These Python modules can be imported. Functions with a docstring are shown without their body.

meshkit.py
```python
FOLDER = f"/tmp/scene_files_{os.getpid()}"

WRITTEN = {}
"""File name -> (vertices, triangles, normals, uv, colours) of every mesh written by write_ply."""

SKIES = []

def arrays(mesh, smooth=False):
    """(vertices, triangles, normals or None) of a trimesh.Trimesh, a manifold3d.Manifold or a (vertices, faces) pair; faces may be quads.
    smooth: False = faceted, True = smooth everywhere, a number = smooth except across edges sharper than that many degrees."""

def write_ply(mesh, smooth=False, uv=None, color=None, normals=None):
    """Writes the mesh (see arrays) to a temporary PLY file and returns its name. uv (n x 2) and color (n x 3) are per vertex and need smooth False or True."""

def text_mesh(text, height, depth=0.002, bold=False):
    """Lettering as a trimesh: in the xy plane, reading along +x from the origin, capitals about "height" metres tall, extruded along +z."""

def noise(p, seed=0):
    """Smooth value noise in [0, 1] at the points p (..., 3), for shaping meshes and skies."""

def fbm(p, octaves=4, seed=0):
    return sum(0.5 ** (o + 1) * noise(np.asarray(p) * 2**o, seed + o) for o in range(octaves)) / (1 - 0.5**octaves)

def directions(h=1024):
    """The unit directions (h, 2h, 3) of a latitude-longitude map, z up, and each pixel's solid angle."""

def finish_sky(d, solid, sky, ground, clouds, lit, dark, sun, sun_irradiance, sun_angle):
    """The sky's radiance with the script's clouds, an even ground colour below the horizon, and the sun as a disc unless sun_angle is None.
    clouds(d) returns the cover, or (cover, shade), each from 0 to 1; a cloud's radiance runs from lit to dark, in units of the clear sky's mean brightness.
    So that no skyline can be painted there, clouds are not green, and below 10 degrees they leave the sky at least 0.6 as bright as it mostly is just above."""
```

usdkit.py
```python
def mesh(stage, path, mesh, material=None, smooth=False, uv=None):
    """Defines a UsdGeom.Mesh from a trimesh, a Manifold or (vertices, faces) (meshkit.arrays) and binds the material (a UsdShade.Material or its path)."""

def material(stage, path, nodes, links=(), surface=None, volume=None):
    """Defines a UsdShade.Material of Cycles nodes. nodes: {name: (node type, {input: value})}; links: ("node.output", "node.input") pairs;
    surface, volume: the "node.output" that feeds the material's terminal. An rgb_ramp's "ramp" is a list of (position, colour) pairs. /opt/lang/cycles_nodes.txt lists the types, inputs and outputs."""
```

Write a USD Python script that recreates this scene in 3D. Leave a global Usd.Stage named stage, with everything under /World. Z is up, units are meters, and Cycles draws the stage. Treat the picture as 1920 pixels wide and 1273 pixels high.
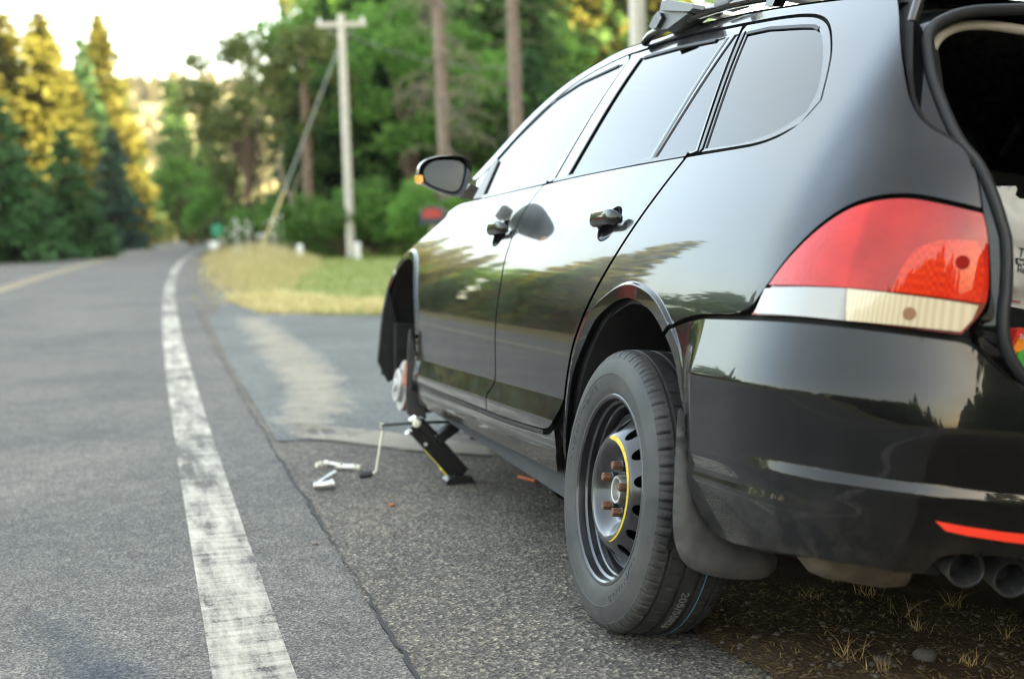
import math, random
import numpy as np, trimesh, shapely
import usdkit, meshkit
from shapely.geometry import Polygon, LineString, Point
from scipy.spatial import Delaunay
from scipy.interpolate import LinearNDInterpolator, PchipInterpolator
from pxr import Usd, UsdGeom, UsdLux, UsdShade, Gf, Vt, Sdf

# ------------------------------------------------------------------ camera, sky, sun, exposure
stage = Usd.Stage.CreateInMemory()
UsdGeom.SetStageUpAxis(stage, 'Z')
UsdGeom.Xform.Define(stage, '/World'); UsdGeom.Scope.Define(stage, '/World/Looks')
CAM = np.array([-3.03018759, 1.91827586, 0.94477603])
YAW, PITCH, ROLL, FPX = -0.27723586, -0.08342393, -0.0337382, 2667.0
EXPOSURE = 3.32
SUN_DIR = np.array([-0.78, -0.62, 0.0]); SUN_ELEV = math.radians(13.0)
SKY, SUN = 0.14, 1.05


def cam_axes():
    f = np.array([math.cos(PITCH) * math.cos(YAW), math.cos(PITCH) * math.sin(YAW), math.sin(PITCH)])
    r = np.cross(f, [0, 0, 1]); r /= np.linalg.norm(r); u = np.cross(r, f)
    c, s = math.cos(ROLL), math.sin(ROLL)
    return c * r + s * u, -s * r + c * u, f


RI, UP, FW = cam_axes()
cam = UsdGeom.Camera.Define(stage, '/World/camera')
m4 = np.eye(4); m4[0, :3], m4[1, :3], m4[2, :3], m4[3, :3] = RI, UP, -FW, CAM
cam.AddTransformOp().Set(Gf.Matrix4d(*[float(x) for x in m4.ravel()]))
cam.CreateHorizontalApertureAttr(36.0); cam.CreateVerticalApertureAttr(36.0 * 678 / 1024)
cam.CreateFocalLengthAttr(36.0 * FPX / 1920)
cam.CreateFStopAttr(2.5); cam.CreateFocusDistanceAttr(3.35)
cam.CreateClippingRangeAttr(Gf.Vec2f(0.05, 5000)); cam.CreateExposureAttr(EXPOSURE)

SUN_DIR = SUN_DIR / np.linalg.norm(SUN_DIR)
toward = np.array([SUN_DIR[0] * math.cos(SUN_ELEV), SUN_DIR[1] * math.cos(SUN_ELEV), math.sin(SUN_ELEV)])
dome = UsdLux.DomeLight.Define(stage, '/World/sky')
skym = usdkit.material(stage, '/World/Looks/sky_look', {
    's': ('sky_texture', {'sky_type': 'single_scattering', 'sun_disc': False, 'sun_elevation': SUN_ELEV, 'sun_rotation': math.atan2(SUN_DIR[0], SUN_DIR[1]),
                          'air_density': 1.0, 'aerosol_density': 2.5, 'ozone_density': 0.3}),
    'tc': ('texture_coordinate', {}), 'mp': ('mapping', {'scale': (1.0, 1.0, 2.5)}), 'n': ('noise_texture', {'scale': 2.2, 'detail': 6.0, 'roughness': 0.55}),
    'r': ('map_range', {'from_min': 0.3, 'from_max': 0.7, 'to_min': 0.40, 'to_max': 0.70, 'clamp': True}),  # a thin high veil of cloud
    'm': ('mix_color', {'b': (2.0, 1.92, 1.48), 'use_clamp': False}),
    'sx': ('separate_xyz', {}), 'el': ('map_range', {'from_min': 0.0, 'from_max': 0.6, 'to_min': 1.0, 'to_max': 0.62, 'clamp': True}), 'mu': ('math', {'math_type': 'multiply'}),
    'b': ('background_shader', {'strength': SKY})}, [('tc.generated', 'mp.vector'), ('mp.vector', 'n.vector'), ('n.fac', 'r.value'), ('tc.generated', 'sx.vector'), ('sx.z', 'el.value'), ('el.result', 'mu.value1'), ('r.result', 'mu.value2'), ('mu.value', 'm.fac'), ('s.color', 'm.a'), ('m.result', 'b.color')], surface='b.background')
UsdShade.MaterialBindingAPI.Apply(dome.GetPrim()).Bind(skym)
dome.GetPrim().SetCustomDataByKey('kind', 'structure'); dome.GetPrim().SetCustomDataByKey('label', 'pale evening sky'); dome.GetPrim().SetCustomDataByKey('category', 'sky')
sun = UsdLux.DistantLight.Define(stage, '/World/sun')
sun.CreateIntensityAttr(SUN); sun.CreateAngleAttr(0.5); sun.CreateNormalizeAttr(True); sun.CreateColorAttr(Gf.Vec3f(1.0, 0.80, 0.46))
zl = toward; xl = np.cross([0, 0, 1], zl); xl /= np.linalg.norm(xl); yl = np.cross(zl, xl)
ms = np.eye(4); ms[0, :3], ms[1, :3], ms[2, :3] = xl, yl, zl
sun.AddTransformOp().Set(Gf.Matrix4d(*[float(x) for x in ms.ravel()]))

# ------------------------------------------------------------------ helpers
RNG = np.random.default_rng(11); random.seed(5)
USED = {}


def unique(path):
    n = USED.get(path, -1) + 1; USED[path] = n
    return path if n == 0 else f'{path}_{n:03d}'


def tag(prim, label=None, cat=None, group=None, kind=None):
    for k, v in (('label', label), ('category', cat), ('group', group), ('kind', kind)):
        if v: prim.SetCustomDataByKey(k, v)
    return prim


def thing(name, label, cat, loc=(0, 0, 0), rz=0, sc=1.0, group=None):
    x = UsdGeom.Xform.Define(stage, unique('/World/' + name))
    x.AddTranslateOp().Set(Gf.Vec3d(*[float(q) for q in loc])); x.AddRotateZOp().Set(math.degrees(rz)); x.AddScaleOp().Set(Gf.Vec3f(*(np.ones(3) * sc).tolist()))
    return tag(x.GetPrim(), label, cat, group)


def raw_mesh(path, v, f, n, material):
    m = UsdGeom.Mesh.Define(stage, path)
    m.CreatePointsAttr(Vt.Vec3fArray.FromNumpy(np.ascontiguousarray(v, np.float32)))
    m.CreateFaceVertexCountsAttr(Vt.IntArray.FromNumpy(np.full(len(f), 3, np.int32)))
    m.CreateFaceVertexIndicesAttr(Vt.IntArray.FromNumpy(np.ascontiguousarray(f, np.int32).ravel()))
    m.CreateSubdivisionSchemeAttr('none')
    if n is not None:
        m.CreateNormalsAttr(Vt.Vec3fArray.FromNumpy(np.ascontiguousarray(n, np.float32))); m.SetNormalsInterpolation('vertex')
    UsdShade.MaterialBindingAPI.Apply(m.GetPrim()).Bind(material)
    return m.GetPrim()


def obj(name, mesh, mat, parent=None, smooth=30, label=None, uv=None):
    base = str(parent.GetPath()) if parent is not None else '/World'
    p = usdkit.mesh(stage, unique(base + '/' + name), mesh, mat, smooth=smooth, uv=uv).GetPrim()
    return tag(p, label)


MAT = {}


def mat(name, nodes, links=(), surface=None, volume=None):
    MAT[name] = usdkit.material(stage, '/World/Looks/' + name, nodes, links, surface, volume); return MAT[name]


def simple(name, color, rough=0.5, metal=0.0, spec=0.5, coat=0.0, var=0.0, scale=30.0, bump=0.0, **kw):
    nodes = {'p': ('principled_bsdf', dict(base_color=color, roughness=rough, metallic=metal, specular_ior_level=spec, coat_weight=coat, **kw))}
    links = []
    if var or bump:
        nodes['tc'] = ('texture_coordinate', {}); nodes['n'] = ('noise_texture', {'scale': scale, 'detail': 5.0, 'roughness': 0.6}); links.append(('tc.object', 'n.vector'))
    if var:
        c = np.array(color)
        nodes['r'] = ('rgb_ramp', {'ramp': [(0.3, tuple(c * (1 - var))), (0.7, tuple(np.minimum(c * (1 + var), 1)))]}); links += [('n.fac', 'r.fac'), ('r.color', 'p.base_color')]
    if bump:
        nodes['b'] = ('bump', {'strength': bump, 'distance': 0.003}); links += [('n.fac', 'b.height'), ('b.normal', 'p.normal')]
    return mat(name, nodes, links, 'p.BSDF')


def tube(pts, rad, sides=8, cap=True):
    p = np.asarray(pts, float); rad = np.broadcast_to(rad, (len(p),)).astype(float)
    t = np.gradient(p, axis=0); t /= np.linalg.norm(t, axis=1)[:, None] + 1e-12
    ref = np.array([0, 0, 1.0]) if abs(t[:, 2]).mean() < 0.8 else np.array([1.0, 0, 0])
    a = np.cross(t, ref); a /= np.linalg.norm(a, axis=1)[:, None] + 1e-12; b = np.cross(t, a)
    an = np.arange(sides) * 2 * np.pi / sides
    v = p[:, None] + rad[:, None, None] * (np.cos(an)[None, :, None] * a[:, None] + np.sin(an)[None, :, None] * b[:, None])
    i, j = np.meshgrid(np.arange(len(p) - 1), np.arange(sides), indexing='ij')
    q = np.stack([i * sides + j, i * sides + (j + 1) % sides, (i + 1) * sides + (j + 1) % sides, (i + 1) * sides + j], -1).reshape(-1, 4)
    f = np.vstack([q[:, [0, 2, 1]], q[:, [0, 3, 2]]]); v = v.reshape(-1, 3)
    if cap:
        n = len(v); v = np.vstack([v, p[0], p[-1]]); k = np.arange(sides); k2 = (k + 1) % sides; e = (len(p) - 1) * sides
        f = np.vstack([f, np.stack([np.full(sides, n), k, k2], 1), np.stack([np.full(sides, n + 1), e + k2, e + k], 1)])
    return trimesh.Trimesh(v, f, process=False)


def lathe(prof, n=64, closed=False):
    """prof: (radius, axial) pairs, about the y axis."""
    prof = np.asarray(prof, float); an = np.arange(n) * 2 * np.pi / n
    v = np.stack([prof[:, 0, None] * np.cos(an), np.broadcast_to(prof[:, 1, None], (len(prof), n)), prof[:, 0, None] * np.sin(an)], -1)
    i, j = np.meshgrid(np.arange(len(prof) - 1), np.arange(n), indexing='ij')
    q = np.stack([i * n + j, i * n + (j + 1) % n, (i + 1) * n + (j + 1) % n, (i + 1) * n + j], -1).reshape(-1, 4)
    return trimesh.Trimesh(v.reshape(-1, 3), np.vstack([q[:, [0, 1, 2]], q[:, [0, 2, 3]]]), process=False)


def box(size, at=(0, 0, 0), bev=0.0):
    if bev <= 0:
        m = trimesh.creation.box(size)
    else:
        s = np.array(size) / 2 - bev
        pts = []
        for sx in (-1, 1):
            for sy in (-1, 1):
                for sz in (-1, 1):
                    c = np.array([sx, sy, sz]) * s
                    for d in np.vstack([np.eye(3), [[.707, .707, 0], [.707, 0, .707], [0, .707, .707], [.577, .577, .577]]]):
                        pts.append(c + d * bev * np.array([sx, sy, sz]))
        m = trimesh.convex.convex_hull(np.array(pts))
    m.apply_translation(at); return m


def hull(pts): return trimesh.convex.convex_hull(np.asarray(pts, float))


def joinm(ms): return trimesh.util.concatenate([trimesh.Trimesh(np.array(m.vertices), np.array(m.faces), process=False) for m in ms])


def rays(U):
    U = np.atleast_2d(U).astype(float)
    return FW + RI * ((U[:, :1] - 960) / FPX) - UP * ((U[:, 1:2] - 636.5) / FPX)


def at(px, py, dist):
    d = rays([(px, py)])[0]; return CAM + d * dist / math.hypot(d[0], d[1])


def on_ground(U, z=0.0):
    d = rays(U); return CAM + d * ((z - CAM[2]) / d[:, 2:3])


# ------------------------------------------------------------------ materials
def noise_nodes(scale, detail=6.0, rough=0.6): return ('noise_texture', {'scale': scale, 'detail': detail, 'roughness': rough})


def asphalt(name, dark, light, speck, tint2, bump=0.6, spk=190.0):
    nodes = {'g': ('geometry', {}), 'big': noise_nodes(0.7), 'mid': noise_nodes(9.0), 'v': ('voronoi_texture', {'scale': spk}) , 'fine': noise_nodes(70.0, 3.0),
             'r': ('rgb_ramp', {'ramp': [(0.3, dark), (0.7, light)]}), 'r2': ('rgb_ramp', {'ramp': [(0.35, (0.8, 0.8, 0.8)), (0.65, tint2)]}),
             'sp': ('rgb_ramp', {'ramp': [(0.0, (0.35, 0.35, 0.36)), (0.45, (0.8, 0.8, 0.8)), (0.8, (1.25, 1.22, 1.15)), (1.0, speck)]}),
             'm1': ('mix_color', {'blend_type': 'multiply', 'fac': 1.0, 'use_clamp': False}), 'm2': ('mix_color', {'blend_type': 'multiply', 'fac': 1.0, 'use_clamp': False}),
             'sep': ('separate_color', {}),
             'add': ('math', {'math_type': 'add'}), 'b': ('bump', {'strength': bump, 'distance': 0.004}), 'p': ('principled_bsdf', {'roughness': 0.82, 'specular_ior_level': 0.3})}
    links = [('g.position', x + '.vector') for x in ('big', 'mid', 'v', 'fine')] + [
        ('mid.fac', 'r.fac'), ('big.fac', 'r2.fac'), ('v.color', 'sep.color'), ('sep.r', 'sp.fac'), ('r.color', 'm1.a'), ('r2.color', 'm1.b'), ('m1.result', 'm2.a'), ('sp.color', 'm2.b'),
        ('m2.result', 'p.base_color'), ('v.distance', 'add.value1'), ('fine.fac', 'add.value2'), ('add.value', 'b.height'), ('b.normal', 'p.normal')]
    return mat(name, nodes, links, 'p.BSDF')


asphalt('road_asphalt', (0.105, 0.102, 0.096), (0.152, 0.148, 0.139), (2.1, 2.05, 1.9), (1.24, 1.21, 1.15), 0.6, 190.0)
asphalt('shoulder_asphalt', (0.102, 0.095, 0.085), (0.152, 0.142, 0.125), (2.8, 2.65, 2.35), (1.2, 1.14, 1.04), 0.9, 135.0)
asphalt('driveway_asphalt', (0.125, 0.129, 0.124), (0.168, 0.172, 0.164), (1.5, 1.5, 1.45), (1.15, 1.15, 1.12), 0.4, 150.0)


def worn_paint(name, col, lo, hi, stretch=(2.0, 12.0, 1.0)):
    nodes = {'g': ('geometry', {}), 'mp': ('mapping', {'scale': (stretch[0], stretch[1], 1.0)}), 'mp2': ('mapping', {'scale': (30.0, 3.5, 1.0)}), 'n': noise_nodes(1.0, 8.0, 0.7), 'n2': noise_nodes(1.0, 5.0, 0.65), 'n3': noise_nodes(0.55, 3.0),
             'a': ('math', {'math_type': 'multiply_add', 'value2': 0.55}), 'a2': ('math', {'math_type': 'multiply_add', 'value2': 0.26}), 'h': ('math', {'math_type': 'multiply', 'value2': 0.45}), 'v': ('voronoi_texture', {'scale': 150.0}), 'sep': ('separate_color', {}), 'sv': ('math', {'math_type': 'multiply', 'value2': 0.12}),
             'fac': ('map_range', {'from_min': lo, 'from_max': hi, 'to_min': 0.0, 'to_max': 1.0, 'clamp': True}),
             'p': ('principled_bsdf', {'base_color': col, 'roughness': 0.7}), 't': ('transparent_bsdf', {'color': (1, 1, 1)}), 'm': ('mix_closure', {})}
    links = [('g.position', 'mp.vector'), ('g.position', 'mp2.vector'), ('mp.vector', 'n.vector'), ('mp2.vector', 'n2.vector'), ('g.position', 'n3.vector'), ('g.position', 'v.vector'), ('v.color', 'sep.color'), ('sep.r', 'sv.value1'), ('sv.value', 'h.value3'),
             ('n3.fac', 'h.value1'), ('n.fac', 'a.value1'), ('h.value', 'a.value3'), ('n2.fac', 'a2.value1'), ('a.value', 'a2.value3'), ('a2.value', 'fac.value'),
             ('fac.result', 'm.fac'), ('t.BSDF', 'm.closure1'), ('p.BSDF', 'm.closure2')]
    return mat(name, nodes, links, 'm.closure')


worn_paint('white_paint', (0.56, 0.525, 0.43), 0.57, 0.75)
worn_paint('yellow_paint', (0.42, 0.32, 0.13), 0.42, 0.55)
mat('sand_dust', {'g': ('geometry', {}), 'n': noise_nodes(2.2, 9.0, 0.72), 'n2': noise_nodes(7.0, 9.0, 0.8), 'at': ('attribute', {'attribute': 'fade'}), 'a': ('math', {'math_type': 'multiply_add', 'value2': 0.8}), 'a2': ('math', {'math_type': 'multiply_add', 'value2': 0.9}),
    'f': ('map_range', {'from_min': 1.24, 'from_max': 1.50, 'to_min': 0.0, 'to_max': 0.82, 'clamp': True}), 'p': ('principled_bsdf', {'base_color': (0.33, 0.295, 0.225), 'roughness': 0.95}), 't': ('transparent_bsdf', {'color': (1, 1, 1)}), 'm': ('mix_closure', {})},
    [('g.position', 'n.vector'), ('g.position', 'n2.vector'), ('n.fac', 'a.value1'), ('at.fac', 'a.value3'), ('n2.fac', 'a2.value1'), ('a.value', 'a2.value3'), ('a2.value', 'f.value'), ('f.result', 'm.fac'), ('t.BSDF', 'm.closure1'), ('p.BSDF', 'm.closure2')], 'm.closure')


def soil(name, ramp, scale=3.0, fine=60.0):
    nodes = {'g': ('geometry', {}), 'n': noise_nodes(scale, 8.0, 0.7), 'f': noise_nodes(fine, 4.0), 'a': ('mix_float', {'fac': 0.45}), 'r': ('rgb_ramp', {'ramp': ramp}), 'b': ('bump', {'strength': 0.8, 'distance': 0.02}), 'p': ('principled_bsdf', {'roughness': 0.95, 'specular_ior_level': 0.1})}
    return mat(name, nodes, [('g.position', 'n.vector'), ('g.position', 'f.vector'), ('n.fac', 'a.a'), ('f.fac', 'a.b'), ('a.result', 'r.fac'), ('r.color', 'p.base_color'), ('f.fac', 'b.height'), ('b.normal', 'p.normal')], 'p.BSDF')


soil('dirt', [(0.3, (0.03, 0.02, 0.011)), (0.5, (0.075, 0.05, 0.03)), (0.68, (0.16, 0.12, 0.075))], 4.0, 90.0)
soil('verge', [(0.3, (0.07, 0.085, 0.025)), (0.5, (0.17, 0.15, 0.06)), (0.7, (0.32, 0.26, 0.12))], 0.25, 8.0)
soil('lawn_soil', [(0.3, (0.15, 0.19, 0.05)), (0.7, (0.30, 0.31, 0.11))], 0.4, 10.0)
soil('hill_soil', [(0.35, (0.17, 0.18, 0.09)), (0.5, (0.26, 0.25, 0.13)), (0.65, (0.34, 0.31, 0.18))], 0.05, 0.6)


def leafy(name, a, b, trans=0.3, scale=0.9, rnd=0.35):
    a, b = np.array(a), np.array(b)
    nodes = {'tc': ('texture_coordinate', {}), 'n': noise_nodes(scale, 4.0, 0.7), 'r': ('rgb_ramp', {'ramp': [(0.35, tuple(a)), (0.68, tuple(b))]}), 'oi': ('object_info', {}),
             'mr': ('map_range', {'from_min': 0.0, 'from_max': 1.0, 'to_min': 1 - rnd, 'to_max': 1 + rnd}), 'h': ('hsv', {'hue': 0.5, 'saturation': 1.0, 'fac': 1.0}),
             'd': ('principled_bsdf', {'roughness': 0.6, 'specular_ior_level': 0.25}), 't': ('translucent_bsdf', {}), 'm': ('mix_closure', {'fac': trans})}
    return mat(name, nodes, [('tc.object', 'n.vector'), ('n.fac', 'r.fac'), ('oi.random', 'mr.value'), ('mr.result', 'h.value'), ('r.color', 'h.color'), ('h.color', 'd.base_color'), ('h.color', 't.color'), ('d.BSDF', 'm.closure1'), ('t.BSDF', 'm.closure2')], 'm.closure')


leafy('needles_gold', (0.095, 0.105, 0.018), (0.20, 0.185, 0.035), 0.3, 0.9, 0.2)
leafy('needles_dark', (0.055, 0.12, 0.035), (0.12, 0.22, 0.06), 0.42)
leafy('needles_blue', (0.045, 0.10, 0.07), (0.09, 0.165, 0.11), 0.3)
leafy('leaves_deep', (0.032, 0.08, 0.03), (0.07, 0.15, 0.052), 0.3)
leafy('leaves_green', (0.085, 0.19, 0.035), (0.17, 0.32, 0.06), 0.48)
leafy('needles_pale', (0.12, 0.13, 0.06), (0.21, 0.20, 0.095), 0.2)
leafy('leaves_olive', (0.085, 0.12, 0.035), (0.17, 0.20, 0.06), 0.35)
leafy('dry_grass', (0.44, 0.37, 0.16), (0.66, 0.57, 0.29), 0.35, 3.0, 0.2)
leafy('dead_stalk', (0.22, 0.15, 0.06), (0.45, 0.33, 0.15), 0.2, 40.0, 0.2)
leafy('green_grass', (0.19, 0.25, 0.06), (0.30, 0.35, 0.10), 0.4, 3.0, 0.2)
leafy('white_umbel', (0.6, 0.6, 0.52), (0.75, 0.75, 0.68), 0.3, 3.0, 0.1)
simple('bark', (0.16, 0.11, 0.075), 0.9, var=0.45, scale=14, bump=0.8)
simple('bark_grey', (0.24, 0.18, 0.145), 0.9, var=0.4, scale=14, bump=0.8)
simple('dead_wood', (0.2, 0.165, 0.125), 0.9, var=0.35, scale=9, bump=0.6)
simple('pole_wood', (0.50, 0.47, 0.41), 0.85, var=0.2, scale=8, bump=0.4)
simple('wire', (0.25, 0.26, 0.24), 0.6)
simple('guard_yellow', (0.36, 0.30, 0.13), 0.6)
simple('sign_green', (0.03, 0.25, 0.13), 0.5)
simple('sign_orange', (0.85, 0.28, 0.02), 0.5)
simple('white_plastic', (0.75, 0.75, 0.72), 0.5)
simple('mailbox_blue', (0.02, 0.035, 0.06), 0.4)
simple('red_enamel', (0.36, 0.035, 0.025), 0.4)
simple('barn_red', (0.28, 0.03, 0.025), 0.8, var=0.2, scale=3)
simple('grey_roof', (0.18, 0.17, 0.17), 0.8, var=0.2, scale=3)

# car
mat('car_paint', {'tc': ('texture_coordinate', {}), 'n': noise_nodes(3.0, 8.0, 0.7), 'r': ('map_range', {'from_min': 0.35, 'from_max': 0.75, 'to_min': 0.14, 'to_max': 0.28}), 'sx': ('separate_xyz', {}),
                  'lo': ('map_range', {'from_min': 0.50, 'from_max': 0.24, 'to_min': 0.0, 'to_max': 1.0, 'clamp': True}), 'd': noise_nodes(9.0, 9.0, 0.75), 'dr': ('map_range', {'from_min': 0.42, 'from_max': 0.72, 'to_min': 0.0, 'to_max': 0.20, 'clamp': True}), 'du': ('math', {'math_type': 'multiply'}), 'dust': ('math', {'math_type': 'multiply_add', 'value2': 0.018}),
                  'mx': ('mix_color', {'a': (0.003, 0.003, 0.0033), 'b': (0.20, 0.17, 0.13)}), 'cr': ('math', {'math_type': 'multiply_add', 'value2': 0.10, 'value3': 0.006}),
                  'p': ('principled_bsdf', {'specular_ior_level': 0.08, 'coat_weight': 1.0, 'coat_ior': 1.42})},
    [('tc.object', 'n.vector'), ('n.fac', 'r.value'), ('r.result', 'p.roughness'), ('tc.object', 'sx.vector'), ('sx.z', 'lo.value'), ('tc.object', 'd.vector'), ('d.fac', 'dr.value'), ('lo.result', 'du.value1'), ('dr.result', 'du.value2'), ('dr.result', 'dust.value1'), ('du.value', 'dust.value3'), ('dust.value', 'mx.fac'), ('mx.result', 'p.base_color'), ('du.value', 'cr.value1'), ('cr.value', 'p.coat_roughness')], 'p.BSDF')
mat('window_glass', {'fr': ('fresnel', {'IOR': 1.5}), 't': ('transparent_bsdf', {'color': (0.02, 0.024, 0.024)}), 'g': ('glossy_bsdf', {'color': (1, 1, 1), 'roughness': 0.0}), 'm': ('mix_closure', {})},
    [('fr.fac', 'm.fac'), ('t.BSDF', 'm.closure1'), ('g.BSDF', 'm.closure2')], 'm.closure')
simple('black_trim', (0.006, 0.006, 0.006), 0.35)
simple('black_gloss', (0.004, 0.004, 0.004), 0.08)
simple('liner', (0.012, 0.011, 0.01), 0.85, var=0.3, scale=20, bump=0.3)
simple('underbody', (0.02, 0.02, 0.02), 0.8, var=0.3, scale=10)
simple('cabin_black', (0.006, 0.006, 0.006), 0.9)
simple('seal_rubber', (0.012, 0.013, 0.014), 0.55)
simple('beige_trim', (0.35, 0.31, 0.26), 0.7)
simple('flap_plastic', (0.055, 0.052, 0.048), 0.55, var=0.25, scale=25, bump=0.15)
simple('bright_strip', (0.35, 0.35, 0.36), 0.25, 0.9)
simple('mirror_glass', (0.022, 0.026, 0.029), 0.03, 1.0)
simple('amber', (0.9, 0.30, 0.02), 0.15, coat=1.0)
mat('lamp_red', {'tc': ('texture_coordinate', {}), 'v': ('voronoi_texture', {'scale': 70.0}), 'n': noise_nodes(7.0, 2.0), 'r': ('rgb_ramp', {'ramp': [(0.3, (0.26, 0.002, 0.001)), (0.7, (0.46, 0.012, 0.002))]}), 'b': ('bump', {'strength': 0.35, 'distance': 0.004}),
                 'p': ('principled_bsdf', {'roughness': 0.55, 'specular_ior_level': 0.1, 'coat_weight': 1.0, 'coat_roughness': 0.0, 'coat_ior': 1.44})},
    [('tc.object', 'v.vector'), ('tc.object', 'n.vector'), ('n.fac', 'r.fac'), ('r.color', 'p.base_color'), ('v.distance', 'b.height'), ('b.normal', 'p.normal')], 'p.BSDF')
mat('lamp_facets', {'tc': ('texture_coordinate', {}), 'mp': ('mapping', {'scale': (150.0, 100.0, 120.0)}), 'ck': ('checker_texture', {'scale': 1.0, 'color1': (0.44, 0.010, 0.002), 'color2': (0.62, 0.035, 0.004)}), 'n': noise_nodes(25.0, 2.0), 'mx': ('mix_color', {'fac': 0.7, 'b': (0.56, 0.022, 0.003)}),
                    'p': ('principled_bsdf', {'roughness': 0.55, 'specular_ior_level': 0.1, 'coat_weight': 1.0, 'coat_roughness': 0.0, 'coat_ior': 1.44})},
    [('tc.object', 'mp.vector'), ('mp.vector', 'ck.vector'), ('tc.object', 'n.vector'), ('n.fac', 'mx.fac'), ('ck.color', 'mx.a'), ('mx.result', 'p.base_color')], 'p.BSDF')
simple('lamp_red_dark', (0.16, 0.004, 0.003), 0.3, coat=1.0)
mat('lamp_white', {'tc': ('texture_coordinate', {}), 'w': ('wave_texture', {'scale': 60.0, 'distortion': 4.0, 'detail': 2.0}), 'r': ('rgb_ramp', {'ramp': [(0.2, (0.50, 0.41, 0.27)), (0.8, (0.60, 0.50, 0.34))]}),
                   'p': ('principled_bsdf', {'roughness': 0.25, 'coat_weight': 1.0, 'coat_roughness': 0.0, 'coat_ior': 1.6})},
    [('tc.object', 'w.vector'), ('w.fac', 'r.fac'), ('r.color', 'p.base_color')], 'p.BSDF')
simple('lamp_clear', (0.22, 0.215, 0.20), 0.15, coat=1.0)
simple('bulb_brown', (0.25, 0.13, 0.07), 0.5, spec=0.2)
simple('bulb_red', (0.24, 0.006, 0.003), 0.6, spec=0.1)
simple('reflector_red', (0.75, 0.03, 0.01), 0.35, coat=1.0)
simple('steel_tip', (0.3, 0.295, 0.285), 0.4, 1.0, var=0.2, scale=20)
simple('soot', (0.01, 0.009, 0.008), 0.9)
simple('muffler_steel', (0.10, 0.075, 0.05), 0.7, 0.3, var=0.35, scale=14)
mat('tyre_rubber', {'tc': ('texture_coordinate', {}), 'n': noise_nodes(9.0, 6.0), 'r': ('rgb_ramp', {'ramp': [(0.35, (0.016, 0.016, 0.016)), (0.7, (0.045, 0.042, 0.038))]}), 'f': noise_nodes(300.0, 3.0), 'b': ('bump', {'strength': 0.25, 'distance': 0.001}),
                    'p': ('principled_bsdf', {'roughness': 0.55, 'specular_ior_level': 0.4})},
    [('tc.object', 'n.vector'), ('tc.object', 'f.vector'), ('n.fac', 'r.fac'), ('r.color', 'p.base_color'), ('f.fac', 'b.height'), ('b.normal', 'p.normal')], 'p.BSDF')
simple('tyre_print', (0.2, 0.195, 0.18), 0.8)
simple('tyre_blue', (0.05, 0.2, 0.3), 0.7)
simple('wheel_black', (0.012, 0.012, 0.013), 0.26, 0.0, 0.6, coat=0.5)
simple('wheel_yellow', (0.55, 0.37, 0.005), 0.6, var=0.3, scale=60)
simple('bolt_rust', (0.16, 0.075, 0.04), 0.65, 0.3, var=0.4, scale=60)
simple('hub_steel', (0.45, 0.43, 0.4), 0.4, 0.8, var=0.2, scale=40)
simple('disc_steel', (0.62, 0.60, 0.56), 0.38, 0.9, var=0.15, scale=30)
simple('rust', (0.30, 0.10, 0.035), 0.85, var=0.4, scale=40, bump=0.4)
simple('jack_black', (0.012, 0.012, 0.012), 0.4, coat=0.3)
simple('jack_yellow', (0.75, 0.6, 0.02), 0.5)
simple('zinc', (0.62, 0.62, 0.56), 0.4, 0.7)
simple('zinc_cream', (0.6, 0.58, 0.46), 0.5, 0.2)
simple('tool_steel', (0.55, 0.57, 0.55), 0.35, 0.8, var=0.15, scale=50)
simple('grip', (0.015, 0.018, 0.02), 0.5)
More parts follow.
